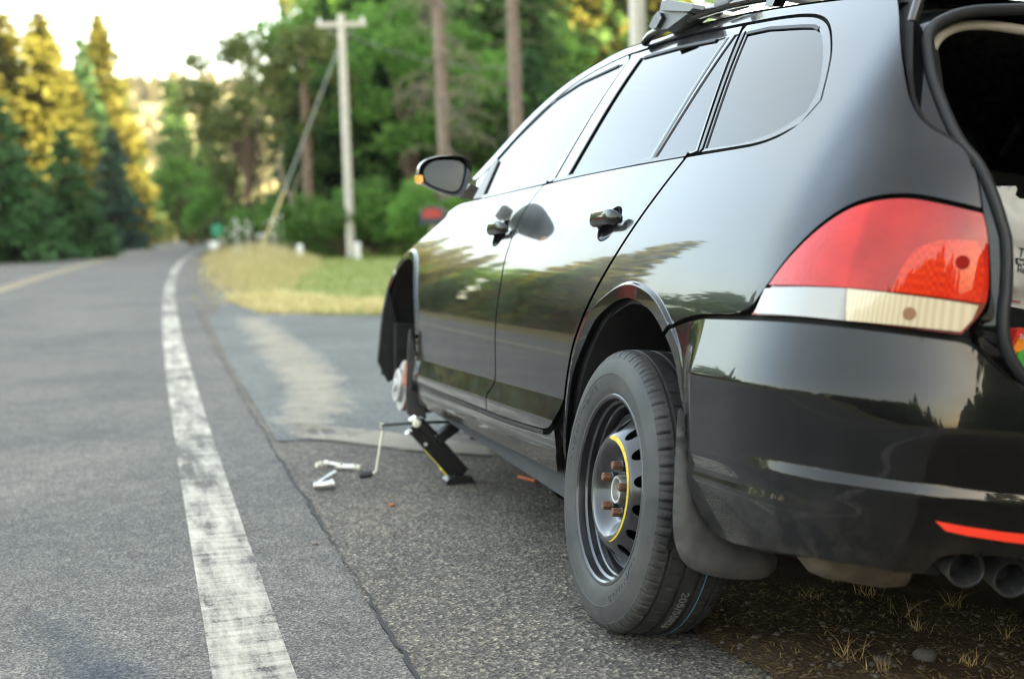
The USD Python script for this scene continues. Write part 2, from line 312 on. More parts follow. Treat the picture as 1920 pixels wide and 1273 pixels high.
simple('bag_white', (0.45, 0.44, 0.40), 0.6, var=0.06, scale=12)
simple('ink', (0.02, 0.02, 0.03), 0.6)
simple('ink_red', (0.5, 0.03, 0.04), 0.6)
simple('bag_red', (0.5, 0.03, 0.02), 0.3)
simple('bag_orange', (0.75, 0.22, 0.02), 0.3)
simple('bag_green', (0.06, 0.3, 0.05), 0.3)
simple('bag_yellow', (0.8, 0.6, 0.05), 0.3)
simple('stone', (0.2, 0.18, 0.16), 0.9, var=0.4, scale=30)
simple('stone_dark', (0.07, 0.06, 0.052), 0.9, var=0.4, scale=30)
simple('orange_scrap', (0.45, 0.10, 0.03), 0.7, var=0.3, scale=60)
simple('tar', (0.022, 0.022, 0.024), 0.8)
simple('rack_grey', (0.12, 0.12, 0.12), 0.5)

#%%GROUND
# ------------------------------------------------------------------ ground, road, paint
def white_y(x):
    x = np.asarray(x, float); xc = np.maximum(x, 0)
    return 1.66 - 0.024 * np.maximum(xc, 0) - 0.012 * np.minimum(x, 0) * -1 * -1 - 0.00058 * xc ** 2


def gz(x, y):
    """Height of the ground: level road, the shoulder falling away to the right beside the car."""
    x, y = np.asarray(x, float), np.asarray(y, float)
    mx = np.clip((4.6 - np.abs(x - 0.6)) / 2.2, 0, 1); mx = mx * mx * (3 - 2 * mx)
    k = np.clip(0.55 - y, 0, 3.0)
    return -0.150 * (k ** 2 / (k + 0.12)) * mx


def terrain_z(x, y):
    off = y - white_y(np.clip(x, -200, 150))
    z = gz(x, y) - 0.03
    p = np.stack([x * 0.06, y * 0.06, 0 * x], -1)
    near = np.clip((np.maximum(-2.6 - off, off - 7.2)) / 6, 0, 1)
    z = z + near * (meshkit.fbm(p, 3) - 0.45) * 0.8
    out = np.clip((np.abs(off - 2) - 60) / 260, 0, 1)
    z = z + out ** 1.2 * 10 * (0.6 + meshkit.noise(p * 0.15))
    return z


def grid_mesh(xs, ys, zf):
    X, Y = np.meshgrid(xs, ys, indexing='ij'); Z = zf(X, Y); n = len(ys)
    i, j = np.meshgrid(np.arange(len(xs) - 1), np.arange(n - 1), indexing='ij')
    q = np.stack([i * n + j, (i + 1) * n + j, (i + 1) * n + j + 1, i * n + j + 1], -1).reshape(-1, 4)
    return trimesh.Trimesh(np.stack([X, Y, Z], -1).reshape(-1, 3), np.vstack([q[:, [0, 1, 2]], q[:, [0, 2, 3]]]), process=False)


def graded(lo, hi, near, step, far):
    a = [near[0]]
    while a[-1] < near[1]: a.append(a[-1] + step)
    s = step
    while a[-1] < hi: s = min(s * 1.15, far); a.append(a[-1] + s)
    b = [near[0]]; s = step
    while b[-1] > lo: s = min(s * 1.15, far); b.append(b[-1] - s)
    return np.array(b[:0:-1] + a)


g = obj('ground', grid_mesh(graded(-1500, 2500, (-4, 8), 0.15, 60), graded(-1500, 1500, (-4, 8), 0.15, 60), terrain_z), MAT['verge'], smooth=True)
tag(g, 'dry grassy ground on both sides of the road', 'ground', kind='structure')


def strip(x0, x1, lo, hi, dz, step=0.25, nw=6, wig=(0, 0)):
    xs = [x0]
    while xs[-1] < x1: xs.append(xs[-1] + step * (1 + max(abs(xs[-1]) - 12, 0) * 0.05))
    xs = np.array(xs); t = np.linspace(0, 1, nw)
    base = white_y(xs)
    w0 = lo + wig[0] * (meshkit.fbm(np.stack([xs * 1.3, xs * 0, xs * 0 + 3], -1), 4) - 0.5)
    w1 = hi + wig[1] * (meshkit.fbm(np.stack([xs * 1.3, xs * 0, xs * 0 + 9], -1), 4) - 0.5)
    Y = base[:, None] + w0[:, None] * (1 - t) + w1[:, None] * t; X = np.repeat(xs[:, None], nw, 1)
    Z = gz(X, Y) + dz; n = nw
    i, j = np.meshgrid(np.arange(len(xs) - 1), np.arange(n - 1), indexing='ij')
    q = np.stack([i * n + j, (i + 1) * n + j, (i + 1) * n + j + 1, i * n + j + 1], -1).reshape(-1, 4)
    return trimesh.Trimesh(np.stack([X, Y, Z], -1).reshape(-1, 3), np.vstack([q[:, [0, 1, 2]], q[:, [0, 2, 3]]]), process=False)


def patch(poly, dz, step=0.25):
    poly = Polygon(poly) if not hasattr(poly, 'exterior') else poly
    ring = poly.exterior.segmentize(step); b = np.array(ring.coords)[:-1]
    x0, y0, x1, y1 = poly.bounds
    G = np.stack(np.meshgrid(np.arange(x0, x1, step), np.arange(y0, y1, step)), -1).reshape(-1, 2)
    inn = poly.buffer(-step * 0.5); G = G[shapely.contains_xy(inn, G[:, 0], G[:, 1])]
    P = np.vstack([b, G]); T = Delaunay(P).simplices; c = P[T].mean(1); T = T[shapely.contains_xy(poly, c[:, 0], c[:, 1])]
    a = P[T]; cr = (a[:, 1, 0] - a[:, 0, 0]) * (a[:, 2, 1] - a[:, 0, 1]) - (a[:, 1, 1] - a[:, 0, 1]) * (a[:, 2, 0] - a[:, 0, 0]); T[cr < 0] = T[cr < 0][:, ::-1]
    return trimesh.Trimesh(np.column_stack([P, gz(P[:, 0], P[:, 1]) + dz]), T, process=False)


tag(obj('road', strip(-160, 190, -0.32, 6.9, 0.0, 0.3, 14), MAT['road_asphalt'], smooth=True), 'grey asphalt two lane country road', 'road', kind='structure')
tag(obj('road_shoulder', strip(-60, 60, -1.25, -0.316, -0.002, 0.08, 10, (0.5, 0.0)), MAT['shoulder_asphalt'], smooth=True), 'coarse grey asphalt shoulder with pale stone specks', 'road shoulder', kind='structure')
dv = on_ground([(560, 860), (700, 822), (900, 812)])[:, :2].tolist()
tag(obj('driveway', patch([(3.3, 1.22), (3.15, 0.8), (3.25, 0.2), (3.4, -1), (3.2, -3), (3.0, -16), (11.2, -16), (11.4, -1.5), (12.2, -0.45), (14.5, 0.1), (20, 0.3), (14, 0.62), (12.4, 0.88), (6.5, 1.12)], 0.003, 0.3), MAT['driveway_asphalt'], smooth=True), 'bluish grey asphalt driveway joining the road ahead of the car', 'driveway', kind='structure')
tag(obj('edge_line', strip(-20, 130, -0.085, 0.085, 0.004, 0.15, 3), MAT['white_paint'], smooth=True), 'worn white line painted along the road edge', 'road marking', kind='structure')
tag(obj('centre_line', joinm([strip(-60, 130, 2.88, 2.96, 0.004, 0.3, 2), strip(-60, 130, 3.10, 3.18, 0.004, 0.3, 2)]), MAT['yellow_paint'], smooth=True), 'double yellow line along the middle of the road', 'road marking', kind='structure')
def faded(name, polys_, soft, step, material, label, cat, amp=1.0):
    ms_, fs_ = [], []
    for pg in polys_:
        m_ = patch(pg, 0.0075, step); v_ = np.array(m_.vertices); ms_.append(m_); fs_.append(np.clip(shapely.distance(shapely.points(v_[:, 0], v_[:, 1]), pg.exterior) / soft, 0, 1) * amp)
    m_ = joinm(ms_); p_ = raw_mesh(unique('/World/' + name), np.array(m_.vertices), np.array(m_.faces), None, material)
    UsdGeom.PrimvarsAPI(p_).CreatePrimvar('fade', Sdf.ValueTypeNames.FloatArray, 'vertex').Set(Vt.FloatArray.FromNumpy(np.concatenate(fs_).astype(np.float32)))
    return tag(p_, label, cat, kind='stuff')


sd = [(430, 590), (510, 598), (575, 640), (640, 690), (660, 720), (665, 770), (620, 812), (540, 815), (480, 800), (520, 740), (490, 690), (455, 640)]
sp = [Polygon(on_ground(sd)[:, :2]).buffer(0.20), Polygon(on_ground([(560, 800), (700, 812), (900, 838), (900, 852), (760, 842), (640, 826), (560, 818)])[:, :2]).buffer(0.10)]
faded('sand_patch', sp[:1], 0.38, 0.12, MAT['sand_dust'], 'pale sand swept across the driveway mouth', 'sand', 0.62)
faded('sand_seam', sp[1:], 0.13, 0.06, MAT['sand_dust'], 'pale sand line where the shoulder meets the driveway', 'sand')
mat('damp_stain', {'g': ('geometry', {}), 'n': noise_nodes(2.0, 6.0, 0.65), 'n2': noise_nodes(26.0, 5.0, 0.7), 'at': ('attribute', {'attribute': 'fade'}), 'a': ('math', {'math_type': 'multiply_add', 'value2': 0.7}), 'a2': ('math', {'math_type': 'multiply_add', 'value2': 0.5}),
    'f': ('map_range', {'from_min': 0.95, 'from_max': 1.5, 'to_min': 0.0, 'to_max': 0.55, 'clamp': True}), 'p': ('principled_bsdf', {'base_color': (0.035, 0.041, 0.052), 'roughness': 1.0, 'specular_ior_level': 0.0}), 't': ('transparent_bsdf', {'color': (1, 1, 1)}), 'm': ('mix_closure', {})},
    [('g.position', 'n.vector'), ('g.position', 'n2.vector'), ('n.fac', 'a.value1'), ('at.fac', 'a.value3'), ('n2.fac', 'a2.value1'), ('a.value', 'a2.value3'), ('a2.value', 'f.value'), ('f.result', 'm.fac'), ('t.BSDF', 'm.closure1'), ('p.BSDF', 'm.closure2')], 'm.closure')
faded('road_stain', [Polygon(on_ground([(-40, 1110), (130, 1125), (260, 1150), (345, 1190), (420, 1230), (470, 1300), (460, 1420), (-100, 1420)])[:, :2])], 0.34, 0.05, MAT['damp_stain'], 'dark bluish shadow painted on the asphalt left of the white line', 'stain')  # a shadow painted on the road as a soft-edged dark tint
# the crack beside the shoulder seam
cx = np.arange(-0.6, 16, 0.035); cw = white_y(cx) - 0.32 + 0.035 * (meshkit.fbm(np.stack([cx * 1.7, 0 * cx, 0 * cx], -1), 5) - 0.5) + 0.016 * (meshkit.noise(np.stack([cx * 14, 0 * cx, 0 * cx + 5], -1)) - 0.5)
wd = 0.0014 + 0.0042 * np.clip(meshkit.fbm(np.stack([cx * 2.5, 0 * cx, 0 * cx + 2], -1), 4) - 0.42, 0, 1) * 3
cv = np.vstack([np.column_stack([cx, cw - wd, 0 * cx + 0.0035]), np.column_stack([cx, cw + wd, 0 * cx + 0.0035])]); n_ = len(cx); k_ = np.arange(n_ - 1)
tag(obj('pavement_crack', trimesh.Trimesh(cv, np.vstack([np.stack([k_, k_ + 1, k_ + 1 + n_], 1), np.stack([k_, k_ + 1 + n_, k_ + n_], 1)]), process=False), MAT['tar'], smooth=False), 'thin dark crack along the shoulder seam', 'crack', kind='structure')
dpx = [(-0.02, 0.66), (0.4, 0.42), (1.0, 0.36), (2.0, 0.30), (2.9, 0.2), (3.2, -0.4), (3.1, -3), (3, -8), (-8, -8), (-8, 1.0), (-2.5, 0.9), (-0.9, 0.72), (-0.4, 0.66)]
dp = np.array(Polygon(dpx).exterior.segmentize(0.06).coords)[:-1]
dp = dp + 0.10 * (np.stack([meshkit.fbm(np.column_stack([dp * 4, 0 * dp[:, 0]]), 4, 3), meshkit.fbm(np.column_stack([dp * 4, 0 * dp[:, 0]]), 4, 8)], 1) - 0.5)
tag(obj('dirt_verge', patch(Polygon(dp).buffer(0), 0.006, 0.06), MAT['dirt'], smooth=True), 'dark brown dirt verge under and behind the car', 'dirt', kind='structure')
lw = np.vstack([on_ground([(460, 545), (500, 585), (620, 592), (760, 592)])[:, :2], [[11.3, -3], [11.3, -16], [40, -22], [48, -8], [44, -2.2], [30, -0.9]]])
tag(obj('lawn', patch(Polygon(lw).buffer(0), 0.012, 0.6), MAT['lawn_soil'], smooth=True), 'mown green lawn beyond the driveway', 'lawn', kind='structure')
#%%CAR
# ------------------------------------------------------------------ the car: body surface
CAR_M = np.array([[0.9996815, 0.0, -0.0252367], [-0.0038799, 0.9881115, -0.1536899], [0.0249367, 0.1537389, 0.9877968]])
CAR_O = np.array([0.0078234, 0.0094956, -0.1228936])
CAMC = (CAM - CAR_O) @ CAR_M


def car_rays(U): return rays(U) @ CAR_M


def car_plane(U, axis, val):
    d = car_rays(U); return CAMC + d * ((np.reshape(np.asarray(val, float), (-1, 1)) - CAMC[axis]) / d[:, axis:axis + 1])


def car_on(U, gfun, axis=0, it=25):
    """Points where the pixels' rays meet the surface x[axis] = gfun(point)."""
    d = car_rays(U); p = car_plane(U, axis, gfun(np.zeros((len(d), 3)) + [0, .6, .8]))
    for _ in range(it):
        v = gfun(p); p = CAMC + d * ((v - CAMC[axis]) / d[:, axis])[:, None]
    return p


ALPHA = PchipInterpolator([0.10, 0.26, 0.30, 0.36, 0.47, 0.60, 0.70, 0.80, 0.88, 0.95, 1.02, 1.2, 1.35, 1.5, 1.6], np.radians([-32, -28, -16, -9, -8, -3, 4, 13, 19, 23, 25, 26, 29, 34, 38]))
hh = np.linspace(0.05, 1.65, 1601)
ins = np.concatenate([[0], np.cumsum(np.tan((ALPHA(np.clip(hh[1:], .1, 1.6)) + ALPHA(np.clip(hh[:-1], .1, 1.6))) / 2) * np.diff(hh))])
ins -= np.interp(0.64, hh, ins)
# towards the rear the lamp zone stands more upright than the flanks
A2 = PchipInterpolator([0.10, 0.26, 0.30, 0.36, 0.47, 0.60, 0.70, 0.80, 0.88, 0.95, 1.02, 1.2, 1.35, 1.5, 1.6], np.radians([-32, -28, -16, -9, -8, -4, -1, 2, 10, 25, 38, 26, 29, 34, 38]))
ins2 = np.concatenate([[0], np.cumsum(np.tan((A2(np.clip(hh[1:], .1, 1.6)) + A2(np.clip(hh[:-1], .1, 1.6))) / 2) * np.diff(hh))])
ins2 -= np.interp(0.64, hh, ins2)
# plan curve
s_r = np.linspace(0.5, 1.9, 701); tt = (s_r - 0.5) / 0.66
psi = 0.013 + math.radians(78) * np.where(tt < 1, tt * tt * tt * (tt * (6 * tt - 15) + 10), 1) + np.clip((tt - 1) * 0.35, 0, math.radians(11))
ds_ = s_r[1] - s_r[0]
xr = -0.5 - np.concatenate([[0], np.cumsum(np.cos((psi[1:] + psi[:-1]) / 2) * ds_)])
yr = 0.888 - 0.004 * 1.6 ** 2 - np.concatenate([[0], np.cumsum(np.sin((psi[1:] + psi[:-1]) / 2) * ds_)])
S_END = float(np.interp(0, -yr, s_r))


def plan(s):
    x = np.where(s < 0.5, -s, np.interp(s, s_r, xr))
    fr = np.clip(-s - 2.92, 0, None)
    y = np.where(s < 0.5, 0.888 - 0.004 * (s + 1.1) ** 2 - 1.6 * fr ** 1.5, np.interp(s, s_r, yr))
    ps = np.where(s < 0.5, 0.008 * (s + 1.1) - 2.4 * fr ** 0.5, np.interp(s, s_r, psi))
    return x, y, np.sin(-ps) * 1.0, np.cos(ps)


def surf(s, h, disp=None):
    s, h = np.asarray(s, float), np.asarray(h, float)
    x, y, nx, ny = plan(s)
    w = np.clip((s - 0.66) / 0.36, 0, 1); w = w * w * (3 - 2 * w)
    d = -np.interp(h, hh, ins) * (1 - w) - np.interp(h, hh, ins2) * w
    if disp is not None: d = d + disp(s, h)
    return np.stack([x + nx * d, y + ny * d, h - 0.05 * (x - 1)], -1)


def surf_n(s, h, disp=None, e=0.0015):
    a = surf(s + e, h, disp) - surf(s - e, h, disp); b = surf(s, h + e, disp) - surf(s, h - e, disp)
    n = np.cross(a, b); n /= np.linalg.norm(n, axis=-1)[..., None]
    return n * np.where(n[..., 1:2] * 0.5 - n[..., :1] > -9, 1, 1)


gs, gh = np.meshgrid(np.arange(-2.95, S_END, 0.012), np.arange(0.12, 1.56, 0.012), indexing='ij')
gp = surf(gs.ravel(), gh.ravel()); gn = surf_n(gs.ravel(), gh.ravel())
if (gn[len(gn) // 2] @ [0, 1, 0]) < 0: NSIGN = -1.0
else: NSIGN = 1.0
gw = gp @ CAR_M.T + CAR_O; gd = gw - CAM; gz_ = gd @ FW
guv = np.stack([960 + FPX * (gd @ RI) / gz_, 636.5 - FPX * (gd @ UP) / gz_], 1)
face = ((gn * NSIGN) * (CAMC - gp)).sum(1) > 0.0
TO_SH = LinearNDInterpolator(guv[face], np.column_stack([gs.ravel(), gh.ravel()])[face])


def sh(U):
    """Pixels of the photograph -> (s, h) on the car's side surface."""
    r = TO_SH(np.atleast_2d(np.asarray(U, float)))
    if np.isnan(r).any(): raise ValueError(f'off the body: {np.atleast_2d(U)[np.isnan(r[:, 0])].tolist()}')
    return r
# ------------------------------------------------------------------ panels cut from that surface
def shx(x, z): return np.column_stack([-np.asarray(x, float), np.asarray(z, float) + 0.05 * (np.asarray(x, float) - 1)])


def rounded(P, it=2, corner=38):
    """Closed outline: corners kept, the rest smoothed (Chaikin)."""
    P = np.asarray(P, float)
    def turn(P):
        a = P - np.roll(P, 1, 0); b = np.roll(P, -1, 0) - P
        return np.degrees(np.abs(np.arctan2(a[:, 0] * b[:, 1] - a[:, 1] * b[:, 0], (a * b).sum(1))))
    keep = turn(P) > corner
    for _ in range(it):
        out, kk = [], []
        n = len(P)
        for i in range(n):
            pr, nx = P[i - 1], P[(i + 1) % n]
            if keep[i]: out.append(P[i]); kk.append(True)
            else: out += [P[i] * .75 + pr * .25, P[i] * .75 + nx * .25]; kk += [False, False]
        P, keep = np.array(out), np.array(kk)
    return P


def tri2d(poly, step, bstep, extra=None):
    pts, loops = [], []
    k = 0
    for ring in [poly.exterior, *poly.interiors]:
        r = np.array(shapely.geometry.polygon.orient(Polygon(ring), 1.0).exterior.simplify(1e-4).segmentize(bstep).coords)[:-1]
        if ring is not poly.exterior: r = r[::-1]
        pts.append(r); loops.append(np.arange(k, k + len(r))); k += len(r)
    x0, y0, x1, y1 = poly.bounds
    gx, gy = np.meshgrid(np.arange(x0, x1 + step, step), np.arange(y0, y1 + step, step * .87), indexing='ij')
    gx = gx + (np.arange(gx.shape[1]) % 2) * step / 2
    G = np.column_stack([gx.ravel(), gy.ravel()])
    inn = poly.buffer(-0.55 * bstep)
    if extra is not None:   # rings that follow a wheel arch
        ln, offs = extra; near = shapely.distance(shapely.points(G[:, 0], G[:, 1]), ln) < offs[-1] + 0.006
        E = [np.array(c.segmentize(0.009).coords) for o in offs for b in polys(ln.buffer(o)) for c in [b.exterior]]
        G = np.vstack([G[~near]] + E)
    G = G[shapely.contains_xy(inn, G[:, 0], G[:, 1])]
    P = np.vstack(pts + [G]); T = Delaunay(P).simplices; c = P[T].mean(1)
    T = T[shapely.contains_xy(poly, c[:, 0], c[:, 1])]
    a = P[T]; cr = (a[:, 1, 0] - a[:, 0, 0]) * (a[:, 2, 1] - a[:, 0, 1]) - (a[:, 1, 1] - a[:, 0, 1]) * (a[:, 2, 0] - a[:, 0, 0])
    T[cr < 0] = T[cr < 0][:, ::-1]; T = T[abs(cr) > 1e-9]
    return P, T, loops


def polys(p): return [q for q in (getattr(p, 'geoms', None) or [p]) if q.geom_type == 'Polygon' and q.area > 1e-6]


def panel_arrays(poly, disp=None, step=0.02, bstep=0.010, gap=0.0052, roll=((0.0012, 0.0007), (0.0024, 0.0026), (0.0026, 0.018)), ev=None, evn=None, extra=None):
    ev = ev or surf; evn = evn or surf_n
    V, F, N = [], [], []; k = 0
    for pl in polys(poly.buffer(-gap, join_style=2)):
        P, T, loops = tri2d(pl, step, bstep, extra)
        v, n = ev(P[:, 0], P[:, 1], disp), evn(P[:, 0], P[:, 1], disp)
        V.append(v); N.append(n); F.append(T + k); k += len(v)
        for lp in loops:
            q = P[lp]; t = np.roll(q, -1, 0) - np.roll(q, 1, 0); t /= np.linalg.norm(t, axis=1)[:, None] + 1e-12
            o = np.column_stack([t[:, 1], -t[:, 0]])
            b, nb = v[lp], n[lp]
            T3 = ev(q[:, 0] + o[:, 0] * .002, q[:, 1] + o[:, 1] * .002, disp) - b; T3 /= np.linalg.norm(T3, axis=1)[:, None] + 1e-12
            rings = [(b, nb)]
            for j, (of, de) in enumerate(roll):
                w = (0.45, 0.9, 1.0)[min(j, 2)]
                nn = nb * (1 - w) + T3 * w; nn /= np.linalg.norm(nn, axis=1)[:, None]
                rings.append((b + T3 * of - nb * de, nn))
            m = len(lp); i = np.arange(m); i2 = (i + 1) % m
            for r, (vv, nn) in enumerate(rings):
                V.append(vv); N.append(nn)
                if r:
                    a0, b0 = k + (r - 1) * m, k + r * m
                    F += [np.stack([a0 + i, b0 + i, b0 + i2], 1), np.stack([a0 + i, b0 + i2, a0 + i2], 1)]
            k += m * len(rings)
    return np.vstack(V), np.vstack(F), np.vstack(N)


def panel(name, poly, material, parent, disp=None, mirror=True, label=None, **kw):
    v, f, n = panel_arrays(poly, disp, **kw)
    p = raw_mesh(unique(f'{parent.GetPath()}/{name}'), v, f, n, material); tag(p, label)
    if mirror:
        s = np.array([1, -1, 1])
        raw_mesh(unique(f'{parent.GetPath()}/{name}'), v * s, f[:, ::-1], n * s, material)
    return p


def P_(px, smooth=2, corner=38):
    """Outline given in pixels of the photograph (or ready (s,h) rows) as a polygon on the body."""
    px = np.asarray(px, float)
    return Polygon(rounded(sh(px), smooth, corner)).buffer(0)


def sm(x): x = np.clip(x, 0, 1); return x * x * (3 - 2 * x)


car = UsdGeom.Xform.Define(stage, '/World/station_wagon')
mm = np.eye(4); mm[:3, :3] = CAR_M.T; mm[3, :3] = CAR_O
car.AddTransformOp().Set(Gf.Matrix4d(*[float(x) for x in mm.ravel()])); car = car.GetPrim()
tag(car, 'glossy black station wagon jacked up on the road shoulder with its tailgate open', 'car')

ARCH_R_PX = [(1062, 891), (1064, 850), (1066, 800), (1069.7, 761), (1074.5, 721), (1085.5, 677), (1101, 639), (1120, 601), (1139, 582), (1163, 565.5), (1180, 563), (1201, 572), (1222, 589), (1240.7, 619.6), (1256, 655), (1265, 684), (1269, 706), (1274, 740), (1279, 768)]


def spline(P, n):
    P = np.asarray(P, float); t = np.concatenate([[0], np.cumsum(np.linalg.norm(np.diff(P, axis=0), axis=1))]); k = max(3, int(len(P) * .6))
    from scipy.interpolate import make_smoothing_spline
    f = make_smoothing_spline(t, P, lam=2e-6); return f(np.linspace(0, t[-1], n))


ARCH_R = spline(sh(ARCH_R_PX), 90)
ax = [2.195, 2.215, 2.235, 2.26, 2.31, 2.40, 2.50, 2.60, 2.70, 2.79, 2.86, 2.90, 2.905, 2.89]
az = [0.305, 0.355, 0.41, 0.475, 0.56, 0.655, 0.715, 0.735, 0.718, 0.66, 0.57, 0.46, 0.36, 0.28]
ARCH_F = spline(shx(ax, az), 70)
LR, LF = LineString(ARCH_R), LineString(ARCH_F)


def flare(s, h):
    s, h = np.asarray(s, float), np.asarray(h, float)
    P = shapely.points(s, h); d = np.minimum(shapely.distance(P, LR), shapely.distance(P, LF))
    w = 0.016 + 0.020 * sm((h - 0.48) / 0.14)
    return np.where(d < w, 0.002 + 0.006 * d / w, 0.008 * (1 - sm((d - w) / 0.008))) * sm((np.minimum(h, 9) - 0.26) / 0.06)


def door_disp(s, h): return flare(s, h) + 0.017 * (1 - np.clip((np.asarray(h) - 0.372) / 0.062, 0, 1)) + 0.0015


def lower_disp(s, h): return flare(s, h) + 0.012 * (1 - sm((np.asarray(h) - 0.36) / 0.08))


ab = PchipInterpolator([0.1, 0.24, 0.30, 0.352, 0.358, 0.372, 0.378, 0.40, 0.408, 0.412, 0.432, 0.436, 0.47, 0.553, 0.568, 0.60, 0.66, 0.74, 0.80], np.radians([-34, -26, -17, -15, 4, 3, -13, -12, -9, -7, -6, -6, -8, -9, 9, 11, 10, 9, 12]))
insb = np.concatenate([[0], np.cumsum(np.tan((ab(np.clip(hh[1:], .1, .8)) + ab(np.clip(hh[:-1], .1, .8))) / 2) * np.diff(hh))])
insb += np.interp(0.735, hh, ins) - np.interp(0.735, hh, insb)


ab2 = PchipInterpolator([0.1, 0.24, 0.30, 0.352, 0.40, 0.436, 0.47, 0.49, 0.515, 0.545, 0.60, 0.66, 0.74, 0.80], np.radians([-34, -26, -17, -13, -10, -7, -5, -2, 5, 10, 11, 8, 2, 2]))
insb2 = np.concatenate([[0], np.cumsum(np.tan((ab2(np.clip(hh[1:], .1, .8)) + ab2(np.clip(hh[:-1], .1, .8))) / 2) * np.diff(hh))])
insb2 += np.interp(0.735, hh, ins2) - np.interp(0.735, hh, insb2)


def bumper_disp(s, h):
    ridge = -0.0085 * sm((np.asarray(s) - 0.58) / 0.3) * np.clip((np.asarray(h) - 0.410) / 0.019, 0, 1) * sm((0.60 - np.asarray(h)) / 0.15)
    w = sm((np.asarray(s) - 0.66) / 0.36)
    return np.where(np.asarray(h) < 0.735, np.interp(h, hh, ins - insb) * (1 - w) + np.interp(h, hh, ins2 - insb2) * w, 0) * sm((np.asarray(s) - 0.31) / 0.10) + flare(s, h) * (1 - 0.75 * sm((0.69 - np.asarray(h)) / 0.10)) + ridge


belt = [(1286, 292), (1200, 307), (1100, 326.5), (1026, 343.5)]
bgap = [(1025, 344), (1019, 348), (988, 388), (972, 420), (957, 457), (947, 489), (941, 527), (934.6, 564), (930, 611), (929, 650), (930, 683), (930, 708), (925.5, 730), (921, 739), (922, 752), (923, 772.5)]
rgap = [(1284, 299), (1200, 410.5), (1151, 486), (1120, 539), (1098, 583), (1084, 620), (1076, 643), (1068, 680), (1062, 720), (1058.5, 755), (1053, 780), (1047, 800), (1038, 808)]
fgap = [(864, 381), (843, 396), (828, 426), (814, 460), (799, 497), (793, 531), (787, 567), (785.5, 596), (784, 618), (780, 670), (777, 712)]
DLO = [(893, 340), (934, 295), (982, 241), (1021, 203), (1068, 163), (1116, 133), (1171, 106), (1200, 97), (1275, 71), (1397, 46), (1470, 33), (1519, 29), (1543, 35), (1555, 51), (1558, 85), (1555.5, 118), (1538, 188.5), (1498, 234), (1436, 267), (1360, 280), (1294, 291)]
ROOF = [(883, 338), (927, 291), (976, 236), (1015, 197), (1063, 156), (1112, 124), (1168, 92), (1200, 82), (1234, 72), (1301, 47), (1416, 21), (1552, 0), (1640, -8), (1684, -12)]
LAMP = [(1399, 594.5), (1440, 537), (1478.5, 483), (1529, 430), (1589, 388), (1648.6, 370), (1708, 367), (1768, 378), (1846, 397), (1855, 430), (1858, 489), (1859, 549), (1855, 578), (1830, 610), (1806, 634), (1768, 630), (1678.5, 618), (1586, 607), (1505, 599)]


def holed(poly, holes):
    for hpx in holes: poly = poly.difference(hpx)
    return poly


def handle_hole(cx, cy, rx, ry):
    t = np.linspace(0, 2 * np.pi, 28, endpoint=False); c = sh([(cx, cy)])[0]
    return Polygon(np.column_stack([c[0] + rx * np.cos(t), c[1] + ry * np.sin(t)])), c


HF, cF = handle_hole(939.5, 437, 0.060, 0.042); HR_, cR = handle_hole(1143.5, 420, 0.060, 0.042)
front_door = Polygon(np.vstack([rounded(sh(bgap[::1] + [(850, 743.5), (779, 715)] + fgap[::-1] + [(883, 377), (950, 361.5)]), 2, 45)])).buffer(0)
rear_door = Polygon(rounded(sh(belt[:1] + rgap + [(1022, 806), (961, 787.5)] + bgap[::-1] + belt[2:0:-1]), 2, 45)).buffer(0)
fender = Polygon(rounded(np.vstack([sh([(863, 380)] + [(a - 0.0, b) for a, b in fgap[1:]]), ARCH_F, shx([2.92, 2.935, 2.93, 2.905, 2.84, 2.75, 2.67], [0.28, 0.40, 0.50, 0.615, 0.715, 0.765, 0.785]), sh([(775, 460), (800, 440), (838, 406)])]), 1, 45)).buffer(0)
quarter_px = DLO[::-1]
body_side = Polygon(np.vstack([rounded(np.vstack([sh(ROOF + [(1687, 0), (1689, 63), (1699, 130), (1711, 188.5), (1738, 232), (1789, 259), (1817, 283), (1836, 326), (1846, 396)]), sh(LAMP[:9][::-1]), sh([(1327.5, 592.5), (1308.6, 594), (1280, 601), (1258.6, 613), (1243, 628)]), ARCH_R[np.arange(90)[ARCH_R[:, 0] < sh([(1243, 628)])[0, 0]]][::-1], sh([(1059, 850), (1056, 800)]), sh(rgap[::-1][2:]), sh([(1290, 292)]), sh(DLO[::-1])]), 2, 50)])).buffer(0)
bumper = Polygon(rounded(np.vstack([sh([(1244.5, 629), (1258.6, 614), (1280, 602), (1308.6, 595.2), (1327.5, 594), (1399, 596), (1505, 601), (1586, 609), (1678, 620), (1768, 632), (1807, 637), (1830, 650), (1860, 678), (1920, 735)]), [(1.30, 0.575), (S_END - .002, 0.575), (S_END - .002, 0.29)], sh([(1925, 1046), (1850, 1036), (1765, 1032), (1742, 1042), (1722, 1066), (1600, 1055), (1488, 1037), (1384, 1021), (1350, 988), (1310, 918), (1290, 850), (1282, 780)]), ARCH_R[np.arange(90)[ARCH_R[:, 0] > sh([(1245, 630)])[0, 0]]][::-1]]), 1, 50)).buffer(0)
sill = Polygon(rounded(np.vstack([sh([(779, 717.5), (887, 762.5), (961, 791.5), (1030, 813), (1042, 811), (1050, 801), (1058, 850), (1061, 891), (997, 858), (952.5, 837), (875, 797)]), shx([1.6, 2.0, 2.17, 2.19], [0.225, 0.205, 0.205, 0.29])]), 1, 50)).buffer(0)
GLF = P_([(905, 356), (930, 298), (966, 259.5), (1039, 188.5), (1088, 156.5), (1158, 124), (1168, 120), (1026, 339), (950, 356.5), (906, 366.5)], 1)
GLR = P_([(1063, 329), (1198, 110), (1210, 106), (1354, 71.5), (1359, 70), (1216, 295.5), (1140, 312)], 1)
GLS = P_([(1375, 66), (1382, 64.5), (1301, 282), (1225, 296)], 0)
